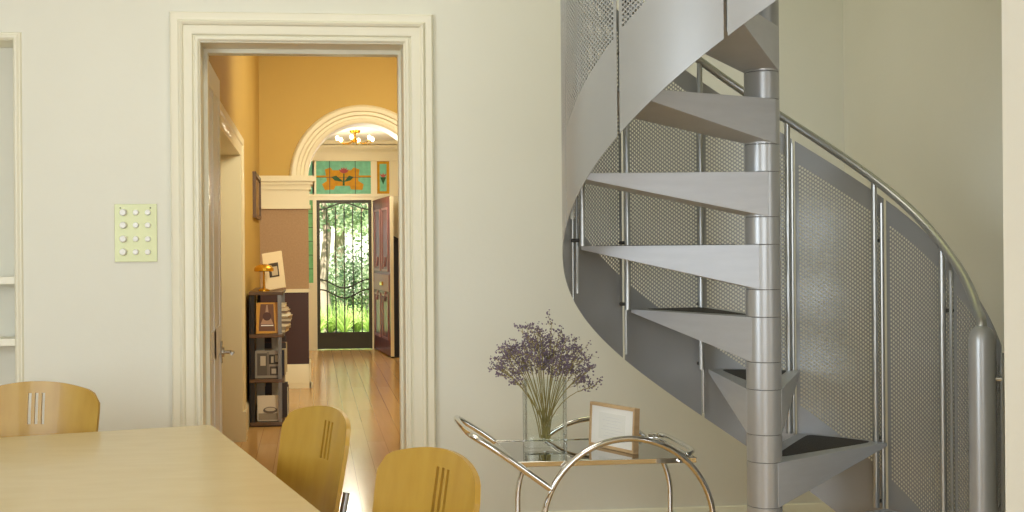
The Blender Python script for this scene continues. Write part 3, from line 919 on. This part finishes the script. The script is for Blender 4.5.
# one tread, built about the pole at k = 0 angle 0, then copied
dt = R(STEP)
def tread_mesh():
    bb = MB()
    a0, a1 = -R(.4), dt + R(.4)
    s0 = (.0572 * math.cos(a0 - PI / 2), .0572 * math.sin(a0 - PI / 2)); s1 = (.0572 * math.cos(a1 + PI / 2), .0572 * math.sin(a1 + PI / 2))
    o0 = (RT * math.cos(a0), RT * math.sin(a0)); o1 = (RT * math.cos(a1), RT * math.sin(a1))
    n = 6
    arc = [(RT * .995 * math.cos(a0 + (a1 - a0) * i / n), RT * .995 * math.sin(a0 + (a1 - a0) * i / n)) for i in range(n + 1)]
    top = [s0] + arc + [s1, (.03, .01)]
    def depth(p):
        r_ = math.hypot(*p)
        return .012 + (HUB - .012) * max(0, 1 - max(0, r_ - .054) / (RT - .054))
    vs = [(p[0], p[1], 0) for p in top] + [(p[0], p[1], -depth(p)) for p in top]
    m_ = len(top)
    fs = [tuple(range(m_)), tuple(range(2 * m_ - 1, m_ - 1, -1))] + [((i + 1) % m_, i, m_ + i, m_ + (i + 1) % m_) for i in range(m_)]
    bb.add(vs, fs)
    return bb
def pad_mesh():
    bb = MB(); dm = dt / 2
    pts = []
    def arcp(r_, a): return (r_ * math.cos(a), r_ * math.sin(a))
    n = 10
    outer = [arcp(RT - .035, R(4.2) + (dt - R(8.4)) * i / n) for i in range(n + 1)]
    inner = [arcp(.115, dt - R(7)), arcp(.095, dm), arcp(.115, R(7))]
    pts = outer + [arcp(RT - .07, dt - R(3.2))] + inner + [arcp(RT - .07, R(3.2))]
    for _ in range(2):
        q_ = []
        for a_, b_ in zip(pts, pts[1:] + pts[:1]):
            q_ += [(a_[0] * .75 + b_[0] * .25, a_[1] * .75 + b_[1] * .25), (a_[0] * .25 + b_[0] * .75, a_[1] * .25 + b_[1] * .75)]
        pts = q_
    bb.prism([(p[0], p[1], .0002) for p in pts], (0, 0, .0014))
    return bb
tr0 = None
for k in range(KMIN, KMAX + 1):
    j = k + 3
    if tr0 is None:
        tr0 = MB(); tr0 = tread_mesh().build('tread', M['silver'], None, bevel=.0015)
        tr0.parent = st
        pad0 = pad_mesh().build('rubber_pad', M['rubber'], None); pad0.parent = tr0
        o = tr0
        tag(tr0, 'silver wedge tread with a black rubber pad')
    else:
        o = dup(tr0, st)
    o.location = (0, 0, zk(k)); o.rotation_euler = (0, 0, tha(j))
    ring('tread_hub', zk(k) - HUB, zk(k), st)
    if k > KMIN: ring('spacer_sleeve', zk(k - 1), zk(k) - HUB, st)
ring('spacer_sleeve', .01, zk(KMIN) - HUB, st)
MB().lathe([(.0535, .012), (.10, .012), (.105, .008), (.105, 0)], (LX, LY, 0), 40).build('base_flange', M['silver'], st)
def lift(t):
    q_ = max(0, min(1, (t - 3.6) / 3.4)); return .05 * q_ * q_ * (3 - 2 * q_)
# helix: rail height at angle index j
def railz(j): return zk(j - 3) + .94
def pol(r_, a, z): return (LX + r_ * math.cos(a), LY + r_ * math.sin(a), z)
JMAX = KMAX + 4
for j in range(-1, JMAX):
    a = tha(j) + OFB
    z0 = zk(j - 4); z1 = railz(j)
    bl = MB().tube([pol(RB, a, z0), pol(RB, a, z1)], .0105, 12).build('baluster', M['steel'], st)
    ar = a - R(1.2)
    MB().tube([pol(RROD, ar, z0 - .180 + lift(j) + .012), pol(RROD, ar, z1 - .085)], .0058, 8).build('panel_rod', M['steel'], bl)
    for z in (z1 - .22, zk(j - 3) + .012, z0 - .0 + .02):
        MB().tube([pol(RB - .0, a, z), pol(RP - .003, a + R(.1), z)], .0065, 8).build('pin', M['groove'], bl)
# newel
NP = onZ(983, 327, 1.1)
an = tha(-2) + R(.0)
RN = .648
nz = 1.148
nx, ny, _ = pol(RN, an, 0)
MB().lathe([(0, nz + .012), (.014, nz + .010), (.028, nz), (.0365, nz - .018), (.0385, nz - .045), (.0385, .012), (.06, .010), (.06, 0)], (nx, ny, 0), 32).build('newel_post', M['tube'], st)
pa = an - R(1)
MB().tube([(nx, ny, 1.0), pol(RN + .055, an - R(.5), 1.0)], .007, 8).build('pin', M['steel'], st)
MB().tube([pol(RN + .055, an - R(.5), .02), pol(RN + .055, an - R(.5), railz(-2) - .09)], .006, 8).build('panel_rod', M['steel'], st)
# handrail
pts = []
for i in range(0, 24):
    t = -2 + i / 23 * 1.0
    u = (i / 23)
    r_ = RN + (RB - RN) * min(1, u * 1.2) ** .8
    z = railz(t) - .03 * (1 - u) ** 2
    if i == 0: pts.append(pol(RN, an, nz - .02)); pts.append(pol(RN, an + R(.3), nz + .03)); continue
    if t < -1.80: continue
    pts.append(pol(r_, tha(t) + OFB * u, z))
nn = int((JMAX - .5) * 12)
for i in range(1, nn + 1):
    t = -1 + (JMAX) * i / nn
    pts.append(pol(RB, tha(t) + OFB, railz(t)))
pts = smooth_path(pts[:14], 2)[:-1] + pts[13:]
MB().tube(pts, .0150, 16).build('handrail', M['steel'], st)

# perforated panels
GAP = .0055 / RP
PITCH_V, ROWS = .0150, 61
def panel_mesh(j, rfun, zclamp=None, cols=32):
    bb = MB(); idx = {}
    vs = []; fs = []
    a0, a1 = GAP, dt - GAP
    side = .012 / RP
    us = [a0] + [a0 + side + (a1 - a0 - 2 * side) * i / cols for i in range(cols + 1)] + [a1]
    zb = lambda a: (a / dt) * RISE
    V0, V1 = -.422, .868        # relative to the tread line T
    H0 = -.125
    def P(a, v):
        q_ = max(0, min(1, (j + a / dt - 3.6) / 3.4)); z = v + zb(a) + .05 * q_ * q_ * (3 - 2 * q_)
        zz = z + zk(j - 3)
        if zclamp is not None and zz < zclamp: z = zclamp - zk(j - 3)
        r_ = rfun(a / dt)
        return (r_ * math.cos(a), r_ * math.sin(a), z)
    def vid(i, w2):
        key = (i, round(w2, 5))
        if key not in idx:
            idx[key] = len(vs); vs.append(P(us[i], w2))
        return idx[key]
    lines = [V0, (V0 + H0) / 2, H0] + [H0 + PITCH_V * (r + 1) for r in range(ROWS)] + [V1]
    half = {}
    def vmid(i, w2):                 # midpoint between column lines, key .5
        key = (i + .5, round(w2, 5))
        if key not in idx:
            idx[key] = len(vs); vs.append(P((us[i] + us[i + 1]) / 2, w2))
        return idx[key]
    HR = .0046
    n = len(us)
    for i in range(n - 1):
        for l in range(len(lines) - 1):
            z0, z1 = lines[l], lines[l + 1]
            hole = 1 <= i <= n - 3 and 2 <= l < 2 + ROWS
            if hole:
                zm = (z0 + z1) / 2; ac = (us[i] + us[i + 1]) / 2
                outer = [vid(i, z0), vmid(i, z0), vid(i + 1, z0), vid(i + 1, zm), vid(i + 1, z1), vmid(i, z1), vid(i, z1), vid(i, zm)]
                inner = []
                r_ = rfun(ac / dt)
                for q in range(8):
                    an_ = R(-135 + 45 * q)
                    aa = ac + HR * math.cos(an_) / r_
                    zz = zm + HR * math.sin(an_) - (aa - ac) / dt * RISE
                    inner.append(len(vs)); vs.append(P(aa, zz))
                for q in range(8):
                    q2 = (q + 1) % 8
                    fs.append((outer[q], outer[q2], inner[q2], inner[q]))
            else:
                left = [vid(i, z0)]; right = [vid(i + 1, z0)]
                pb = [vid(i, z0)]
                if 1 <= i <= n - 3 and l == 2 + ROWS or (1 <= i <= n - 3 and False): pb.append(vmid(i, z0))
                pb.append(vid(i + 1, z0))
                if 2 <= l < 2 + ROWS and i == 0: pb.append(vid(i + 1, (z0 + z1) / 2))
                pb.append(vid(i + 1, z1))
                if 1 <= i <= n - 3 and l == 1: pb.append(vmid(i, z1))
                pb.append(vid(i, z1))
                if 2 <= l < 2 + ROWS and i == n - 2: pb.append(vid(i, (z0 + z1) / 2))
                fs.append(tuple(pb))
    bb.add(vs, fs, True)
    return bb
pan0 = None
for j in range(-2, JMAX - 1):
    if j == -2:
        p_ = panel_mesh(j, lambda t: RN + .055 + (RP - RN - .075) * min(1, t) ** .8, .015).build('infill_panel', M['panel'], None, solid=.002)
    elif j == -1:
        p_ = panel_mesh(j, lambda t: RP, .015).build('infill_panel', M['panel'], None, solid=.002)
    elif j in (3, 4, 5, 6):
        p_ = panel_mesh(j, lambda t: RP).build('infill_panel', M['panel'], None, solid=.002)
    elif j == 7:
        pan0 = p_ = panel_mesh(j, lambda t: RP).build('infill_panel', M['panel'], None, solid=.002)
    elif pan0 is None:
        pan0 = p_ = panel_mesh(j, lambda t: RP).build('infill_panel', M['panel'], None, solid=.002)
    else:
        p_ = pan0.copy(); col.objects.link(p_)
    p_.parent = st
    p_.location = (0, 0, zk(j - 3)); p_.rotation_euler = (0, 0, tha(j) + (OFF if j > -2 else 0))

# ================================================================== TROLLEY
TZ = .62
Yn = onZ(600, 460.5, TZ).y; Yf = onZ(580, 439.5, TZ).y
tx_0 = onY(517, 461, Yn).x; tx_1 = onY(694, 459, Yn).x
tro = thing('tea_trolley', 'chrome tube tea trolley with hooped sides and a glass top against the cream wall', 'trolley', ((tx_0 + tx_1) / 2, (Yn + Yf) / 2, 0))
MB().box((tx_0, Yn, TZ - .006), (tx_1, Yf, TZ)).build('glass_top', M['glass_top'], tro)
b = MB()
for (p, q) in (((tx_0 - .008, Yn - .008), (tx_1 + .008, Yn)), ((tx_0 - .008, Yf), (tx_1 + .008, Yf + .008)), ((tx_0 - .008, Yn), (tx_0, Yf)), ((tx_1, Yn), (tx_1 + .008, Yf))):
    b.box((p[0], p[1], TZ - .016), (q[0], q[1], TZ + .004))
b.build('tray_rim', M['chrome'], tro, bevel=.002)
C0 = onY(629, 526, Yn - .025); hc = (C0.x, C0.z); hr = .32
for yy in (Yn - .025, Yf + .025):
    pts = [(hc[0] - hr * .97, yy, .06), (hc[0] - hr, yy, hc[1] * .6)] + [(hc[0] + hr * math.cos(PI - PI * i / 36), yy, hc[1] + hr * math.sin(PI - PI * i / 36)) for i in range(37)] + [(hc[0] + hr, yy, hc[1] * .6), (hc[0] + hr * .97, yy, .06)]
    MB().tube(pts, .0115, 14).build('hoop_leg', M['chrome'], tro)
    for sx in (-1, 1):
        x = hc[0] + sx * hr * .97
        cst = MB().lathe([(0, .012), (.026, .012), (.030, .008), (.030, -.008), (.026, -.012), (0, -.012)], (x, yy, .031), 20, 'Y').build('caster', M['rubber'], tro)
        MB().box((x - .008, yy - .018, .03), (x + .008, yy + .018, .066)).build('caster_fork', M['chrome'], cst)
    # short brackets from the tray to the hoop
    s_ = 1 if yy > Yn else -1
    for ang in (52, 128):
        xx = hc[0] + hr * math.cos(R(ang)); zz = hc[1] + hr * math.sin(R(ang))
        MB().tube([(xx, yy, TZ - .008), (xx, yy - s_ * .02, TZ - .008)], .006, 8).build('bracket', M['chrome'], tro)
yn = Yn - .025; yf = Yf + .025; ym = (yn + yf) / 2
h1 = onY(552, 490, yn); h2_ = onY(500, 453, yn); h3 = onY(473, 436, yn + .03); h4 = onY(457.5, 422, ym - .08)
near = [(h1.x, yn, h1.z), ((h1.x + h2_.x) / 2, yn, (h1.z + h2_.z) / 2), (h2_.x, yn, h2_.z), (h3.x, yn + .02, h3.z), (h3.x - .008, yn + .06, h3.z + .002), (h3.x - .012, yn + .12, h3.z + .003)]
far = [(p[0], yn + yf - p[1], p[2]) for p in reversed(near)]
MB().tube(smooth_path(near + far), .0115, 14).build('push_handle', M['chrome'], tro)
e_ = smooth_path([(tx_1 - .03, Yf - .0, TZ + .012), (tx_1 + .005, Yf - .03, TZ + .018), (tx_1 + .018, Yf - .08, TZ + .02), (tx_1 + .022, (Yn + Yf) / 2, TZ + .02), (tx_1 + .018, Yn + .08, TZ + .02), (tx_1 + .005, Yn + .03, TZ + .018), (tx_1 - .03, Yn, TZ + .012)], 2)
MB().tube(e_, .010, 10).build('end_rail', M['chrome'], tro)
for x in (hc[0] - .22, hc[0] + .22):
    MB().tube([(x, yn, .62 - .02 if False else hc[1] + math.sqrt(hr * hr - .22 * .22)), (x, yf, hc[1] + math.sqrt(hr * hr - .22 * .22))], .007, 8) if False else None
MB().tube([(hc[0] - hr, yn, .18), (hc[0] - hr, yf, .18)], .008, 10).build('cross_bar', M['chrome'], tro)
MB().tube([(hc[0] + hr, yn, .18), (hc[0] + hr, yf, .18)], .008, 10).build('cross_bar', M['chrome'], tro)

# vase
vb = onZ(545, 446, TZ)
vz0 = TZ + .0015
vh = onY(545, 378, vb.y + .0).z - vz0
va = thing('glass_vase', 'clear rectangular glass vase holding dried stems on the trolley', 'vase', (vb.x, vb.y, vz0))
def rrect(hx, hy, r_, z, n=6):
    out = []
    for (sx, sy, a0) in ((1, 1, 0), (-1, 1, 90), (-1, -1, 180), (1, -1, 270)):
        for i in range(n + 1):
            a = R(a0 + 90 * i / n)
            out.append((vb.x + sx * (hx - r_) + r_ * math.cos(a), vb.y + sy * (hy - r_) + r_ * math.sin(a), z))
    return out
VX, VY = .083, .045
rings = [rrect(VX, VY, .018, vz0), rrect(VX, VY, .018, vz0 + .02), rrect(VX, VY, .018, vz0 + vh), rrect(VX - .005, VY - .005, .014, vz0 + vh), rrect(VX - .005, VY - .005, .014, vz0 + .026)]
m_ = len(rings[0]); vs = [v for r in rings for v in r]
fs = [(i * m_ + k, i * m_ + (k + 1) % m_, (i + 1) * m_ + (k + 1) % m_, (i + 1) * m_ + k) for i in range(4) for k in range(m_)]
fs += [tuple(range(m_ - 1, -1, -1)), tuple(range(4 * m_, 5 * m_))]
b = MB(); b.add(vs, fs, True); b.build('vase_body', M['glass'], va)

bq = thing('dried_flowers', 'bunch of dried dusty purple flowers standing in the glass vase', 'flowers', (vb.x, vb.y, vz0 + .028))
rng = random.Random(5)
tips = []
NS = 34
for i in range(NS):
    t = i / (NS - 1)
    px = 497 + (592 - 497) * t + rng.uniform(-6, 6)
    c_ = 1 - abs((px - 540) / 55)
    ytop = 372 - 52 * max(0, min(1, c_)) ** .6 + rng.uniform(-4, 22)
    tip = onY(px, ytop, vb.y + rng.uniform(-.11, .09))
    base = Vector((vb.x + rng.uniform(-.02, .022), vb.y + rng.uniform(-.02, .02), vz0 + .029))
    neck = Vector((vb.x + (tip.x - vb.x) * .24, vb.y + max(-.036, min(.036, (tip.y - vb.y) * .3)), vz0 + vh * .8))
    neck.x = max(vb.x - VX + .012, min(vb.x + VX - .012, neck.x))
    pts = []
    for q in range(9):
        s_ = q / 8
        pts.append(base * (1 - s_) ** 2 + neck * 2 * s_ * (1 - s_) + tip * s_ * s_)
    sm = MB().tube(pts, [.0024 - .0014 * q / 8 for q in range(9)], 5)
    fl = MB()
    def blob(p, r_):
        r1 = Vector((rng.uniform(-1, 1), rng.uniform(-1, 1), rng.uniform(-1, 1))).normalized()
        r2 = r1.orthogonal().normalized(); r3 = r1.cross(r2)
        fl.add([p + r1 * r_ * 1.4, p - r1 * r_ * 1.4, p + r2 * r_, p - r2 * r_, p + r3 * r_, p - r3 * r_], [(0, 2, 4), (0, 4, 3), (0, 3, 5), (0, 5, 2), (1, 4, 2), (1, 3, 4), (1, 5, 3), (1, 2, 5)])
    # side twigs with tiny flower heads
    for q in range(rng.randint(9, 13)):
        s_ = rng.uniform(.66, 1.0)
        p = base * (1 - s_) ** 2 + neck * 2 * s_ * (1 - s_) + tip * s_ * s_
        d = Vector((rng.uniform(-1, 1) + (px - 543) / 60, rng.uniform(-1, 1), rng.uniform(.1, 1.3))).normalized() * rng.uniform(.02, .06)
        e = p + d
        sm.tube([p, p + d * .5 + Vector((0, 0, -.003)), e], [.0008, .0006, .0005], 4, caps=False)
        for w_i in range(rng.randint(5, 9)):
            qp = e + Vector((rng.gauss(0, .009), rng.gauss(0, .009), rng.gauss(0, .008)))
            blob(qp, rng.uniform(.0024, .0048))
            if w_i % 3 == 0: sm.tube([p + d * .6, qp], .0004, 3, caps=False)
    so = sm.build('stem', M['stem'], bq)
    fl.build('flower_head', M['flower'], so)

# framed card on the trolley
BLp = onZ(588.5, 444, TZ + .004); BRp = onZ(633, 453.5, TZ + .004)
fx = (BRp - BLp); fwid = fx.length; ang = math.atan2(fx.y, fx.x)
fh = .172; fr = .012; ft = .028
cf = thing('photo_frame', 'small light wood frame with a white card standing on the trolley', 'picture frame', (BLp.x, BLp.y, TZ + .001), rz=0)
cf.rotation_euler = Euler((R(-3), 0, ang))
cf.rotation_mode = 'XYZ'
b = MB()
b.box((0, 0, 0), (fwid, ft, fr)); b.box((0, 0, fh - fr), (fwid, ft, fh)); b.box((0, 0, fr), (fr * .7, ft, fh - fr)); b.box((fwid - fr * .7, 0, fr), (fwid, ft, fh - fr))
def lb(bb, name, m_, par, **kw):         # build already-local geometry
    o = bb.build(name, m_, None, **kw); o.parent = par; return o
lb(b, 'frame', M['frame_wood'], cf, bevel=.001)
lb(MB().box((fr * .7, .006, fr), (fwid - fr * .7, .010, fh - fr)), 'mat_board', M['paper'], cf)
lb(MB().box((fwid * .2, .0052, fh * .2), (fwid * .8, .006, fh * .8)), 'card', mat('ivory_card', (236, 236, 230), .7), cf)
for i in range(7):
    ww = [.16, .22, .12, .2, .24, .14, .18][i]
    lb(MB().box((fwid * (.5 - ww), .0046, fh * (.7 - .07 * i)), (fwid * (.5 + ww), .0052, fh * (.7 - .07 * i) + .0022)), 'faint_line', M['ink'], cf)

# ================================================================== TABLE
TT = .745
Pc = onZ(212, 424.5, TT); Pl = onZ(0, 437.5, TT); Pr = onZ(322, 512, TT)
u1 = (Pl - Pc); u1.z = 0; u1.normalize()
u2 = (Pr - Pc); u2.z = 0; u2.normalize()
LA, LB_ = 1.9, 1.75
tb = thing('dining_table', 'pale birch dining table filling the lower left foreground', 'table', Pc + u1 * LA / 2 + u2 * LB_ / 2 - Vector((0, 0, TT)))
cor = [Pc, Pc + u1 * LA, Pc + u1 * LA + u2 * LB_, Pc + u2 * LB_]
def rounded(poly, r_, n=6):
    out = []
    for i in range(len(poly)):
        p = poly[i]; a = (poly[i - 1] - p).normalized(); c_ = (poly[(i + 1) % len(poly)] - p).normalized()
        for k in range(n + 1):
            t = k / n
            out.append((p + a * r_ * (1 - t) ** 2 + c_ * r_ * t * t))
    return out
pts = rounded(cor, .05)
b = MB().prism([(p.x, p.y, TT - .032) for p in pts], (0, 0, .032)); b.build('tabletop', M['table'], tb, bevel=.004)
ins = [Pc + u1 * a + u2 * c_ for a, c_ in ((.14, .14), (LA - .14, .14), (LA - .14, LB_ - .14), (.14, LB_ - .14))]
for p in ins:
    b = MB().tube([(p.x, p.y, 0), (p.x, p.y, TT - .032)], [.022, .030], 20); b.build('leg', M['table'], tb)
b = MB()
for i in range(4):
    p, q = ins[i], ins[(i + 1) % 4]; d = (q - p).normalized(); n_ = Vector((-d.y, d.x, 0)) * .012
    p = p + d * .028; q = q - d * .028
    b.prism([(p + n_).to_tuple()[:2] + (TT - .11,), (q + n_).to_tuple()[:2] + (TT - .11,), (q - n_).to_tuple()[:2] + (TT - .11,), (p - n_).to_tuple()[:2] + (TT - .11,)], (0, 0, .078))
b.build('apron', M['table'], tb)

# ================================================================== CHAIRS (sitter faces +y; origin under the backrest)
CHW, CTOP = .250, .905
def backrest():
    xs = [-1 + 2 * i / 22 for i in range(23)]
    sl = [(-.026, .0065), (0, .0065), (.026, .0065)]
    ed = sorted([c_ + s_ for c_, h_ in sl for s_ in (-h_, h_)])
    us_ = [u for u in xs if abs(u * CHW) > .04] + [e / CHW for e in ed]
    us_ = sorted(us_)
    zb_, n = .50, None
    vsl = [0, .08, .16, .25, .34, .43, .52, .60, .68, .76, .83, .89, .94, .98, 1.0]
    sv0, sv1 = .60, .89
    def pt(u, v):
        au = abs(u)
        zt_ = CTOP - .044 * au ** 2 - .036 * max(0, (au - .84) / .16) ** 2.2
        z = zb_ + v * (zt_ - zb_)
        hw_ = CHW * (.90 + .10 * min(1, v * 1.1) ** .8)
        if v < .2: hw_ *= 1 - .10 * (1 - v / .2) ** 2
        x = u * hw_ if au > .2 else u * CHW
        y = -.0 + .055 * au ** 2 - (z - .5) * .16 - .01
        return (x, y, z)
    vs = [pt(u, v) for v in vsl for u in us_]
    n = len(us_); fs = []
    for r_ in range(len(vsl) - 1):
        for c_ in range(n - 1):
            xm = (us_[c_] + us_[c_ + 1]) / 2 * CHW
            if vsl[r_] >= sv0 - 1e-6 and vsl[r_ + 1] <= sv1 + 1e-6 and any(abs(xm - s_[0]) < s_[1] for s_ in sl): continue
            fs.append((r_ * n + c_, r_ * n + c_ + 1, (r_ + 1) * n + c_ + 1, (r_ + 1) * n + c_))
    bb = MB(); bb.add(vs, fs, True); return bb
def make_chair():
    t_ = thing('dining_chair', '', 'chair', (0, 0, 0), 'beech dining chairs')
    o = backrest().build('backrest', M['chair'], t_, solid=.013)
    bv = o.modifiers.new('bevel', 'BEVEL'); bv.width = .003; bv.segments = 2; bv.limit_method = 'ANGLE'
    vs = []
    outl = rounded([Vector((-.20, .03, 0)), Vector((.20, .03, 0)), Vector((.225, .44, 0)), Vector((-.225, .44, 0))], .08)
    MB().prism([(p.x, p.y, .44) for p in outl], (0, 0, .014)).build('seat', M['chair'], t_, bevel=.004)
    for sx in (-1, 1):
        MB().tube([(sx * .19, .40, .425), (sx * .195, .42, .40), (sx * .21, .45, 0)], .0105, 12).build('leg', M['leg_metal'], t_)
        MB().tube([(sx * .13, -.047 - .012, .66), (sx * .14, -.025, .52), (sx * .155, .0, .44), (sx * .17, .0, .36), (sx * .19, -.05, 0)], .0105, 12).build('leg', M['leg_metal'], t_)
        MB().tube([(sx * .165, .0, .425), (sx * .19, .40, .425)], .009, 10).build('seat_rail', M['leg_metal'], t_)
    MB().tube([(-.19, .40, .425), (.19, .40, .425)], .009, 10).build('seat_rail', M['leg_metal'], t_)
    return t_
ch0 = make_chair()
def place(o, px, s_, ang_cam, label):
    """centre of the backrest on the line of sight through column px at scale s_; ang_cam = facing direction in degrees from camera right"""
    dpt = F_PX / s_
    p = rt2 * ((px - CX) / s_) + fw2 * dpt
    o.location = (p.x, p.y, 0)
    o.rotation_euler = (0, 0, R(ang_cam - YAW) - PI / 2)
    o['label'] = label
place(ch0, 31, 263, 270 + 3, 'blond wooden chair behind the far edge of the table at the left')
c1 = dup(ch0); place(c1, 310, 319, 180 + 29, 'blond wooden chair at the right side of the table, in front of the doorway')
c2_ = dup(ch0); place(c2_, 420, 409, 180 + 29, 'blond wooden chair nearest the trolley, lowest in the picture')

# ================================================================== GARDEN
b = MB().box((-14, YF + .12, -.25), (16, 60, -.06)); struct(b.build('ground', M['grass'], loc=(0, YF + .12, -.06)))
b = MB().box((-1.6, YF + .12, -.06), (1.0, 19.4, -.04)); struct(b.build('path', M['path'], loc=(0, YF + .2, -.05)))
def foliage(bb, c_, rad, n, size, seed, shell=.55):
    rg = random.Random(seed)
    for i in range(n):
        d = Vector((rg.gauss(0, 1), rg.gauss(0, 1), rg.gauss(0, 1))).normalized()
        r_ = (shell + (1 - shell) * rg.random())
        p = Vector(c_) + Vector((d.x * rad[0], d.y * rad[1], d.z * rad[2])) * r_
        if p.z < -.03: continue
        a = Vector((rg.uniform(-1, 1), rg.uniform(-1, 1), rg.uniform(-.6, 1))).normalized()
        q = a.orthogonal().normalized(); q.rotate(Matrix.Rotation(rg.uniform(0, 6.28), 3, a))
        s_ = size * rg.uniform(.6, 1.3)
        bb.add([p - a * s_, p + q * s_ * .42, p + a * s_, p - q * s_ * .42], [(0, 1, 2, 3)])
def tree(label, px, depthY, trunk_r, crown_px, crown, n, size, m_, seed, lean=0.0, grp='garden trees'):
    base = onY(px, 300, depthY)
    root = thing('garden_tree', label, 'tree', (base.x, depthY, -.06), grp)
    cc = onY(crown_px[0], crown_px[1], depthY)
    top = Vector((cc.x, depthY, cc.z))
    p0_ = Vector((base.x, depthY, -.06))
    pts = [p0_, p0_.lerp(top, .35) + Vector((-.08, 0, 0)), p0_.lerp(top, .7) + Vector((.05, 0, 0)), top]
    MB().tube(pts, [trunk_r * 1.2, trunk_r, trunk_r * .8, trunk_r * .4], 10).build('trunk', M['bark'], root)
    bb = MB()
    foliage(bb, top, crown, n, size, seed)
    bb.build('crown', m_, root)
tree('pale-trunked tree just beyond the gate at its left', 330, 20.5, .09, (322, 190), (1.1, .9, .75), 1700, .06, M['leaf_b'], 1)
tree('leafy tree beyond the right part of the gate', 372, 24.0, .10, (372, 205), (1.0, 1.0, .9), 1500, .07, M['leaf_a'], 2)
tree('tall tree farthest back in the garden', 345, 31.0, .14, (335, 175), (2.4, 1.6, 1.6), 2600, .09, M['leaf_a'], 3)
def shrub(label, px, py0, py1, Y, rx, n, size, m_, seed):
    c_ = onY(px, (py0 + py1) / 2, Y); top = onY(px, py0, Y).z
    root = thing('garden_shrub', label, 'shrub', (c_.x, Y, -.06), 'garden shrubs')
    zc_ = max(.1, (top + 0) / 2)
    bb = MB(); foliage(bb, (c_.x, Y, zc_), (rx, rx * .8, top - zc_), n, size, seed, .3)
    bb.build('foliage', m_, root)
    b3 = MB()
    for k in range(5): b3.tube([(c_.x + (k - 2) * .03, Y, -.06), (c_.x + (k - 2) * rx * .25, Y, zc_)], .012, 5)
    b3.build('stems', M['bark'], root)
shrub('dark clipped shrub in the middle of the view through the gate', 352, 243, 315, 23.0, .75, 2600, .045, M['leaf_b'], 11)
shrub('rounded shrub behind the gate at its left', 318, 258, 315, 22.0, .6, 1600, .05, M['leaf_a'], 12)
shrub('rounded shrub behind the gate at its right', 385, 250, 315, 22.5, .6, 1600, .05, M['leaf_a'], 13)
def strap_plant(label, px, Y, h_, seed):
    rg = random.Random(seed)
    c_ = onY(px, 330, Y)
    root = thing('strap_leaf_plant', label, 'plant', (c_.x, Y, -.06), 'strap leaved plants by the path')
    bb = MB()
    for i in range(110):
        a = rg.uniform(0, 6.28); L = h_ * rg.uniform(.7, 1.15); sp_ = rg.uniform(.15, .8)
        w_ = rg.uniform(.012, .02); d = Vector((math.cos(a), math.sin(a), 0)); q = Vector((-d.y, d.x, 0)) * w_
        ps = []
        for k in range(6):
            t = k / 5
            ps.append(Vector((c_.x, Y, -.05)) + d * L * sp_ * t + Vector((0, 0, L * (t - sp_ * .75 * t * t))))
        vs = []
        for k, p in enumerate(ps):
            f_ = 1 - (k / 5) ** 2 * .9
            vs += [p - q * f_, p + q * f_]
        bb.add(vs, [(2 * k, 2 * k + 1, 2 * k + 3, 2 * k + 2) for k in range(5)])
    bb.build('leaves', M['leaf_c'], root)
names = ['at the left', 'left of centre', 'in the centre', 'right of centre', 'at the right']
for i, px in enumerate((318, 331, 344, 357, 370)):
    strap_plant('bright green strap-leaved plant ' + names[i] + ' of the view through the gate', px, 19.9 + .25 * (i % 2), .50 + .08 * ((i * 7) % 3), 30 + i)
p = onY(345, 240, 36)
ho = thing('neighbour_house', 'pale house front glimpsed between the garden trees', 'house', (p.x, 37, -.06))
MB().box((p.x - 3, 36, -.06), (p.x + 3, 39, 2.6)).build('wall', M['fence'], ho)
MB().prism([(p.x - 3.2, 35.8, 2.6), (p.x + 3.2, 35.8, 2.6), (p.x + 2.2, 37.5, 3.6), (p.x - 2.2, 37.5, 3.6)], (0, 0, .1)).build('roof', mat('terracotta', (196, 150, 130), .8), ho)
MB().box((p.x + 1.0, 35.97, .8), (p.x + 1.9, 36, 1.9)).build('window', M['dark'], ho)
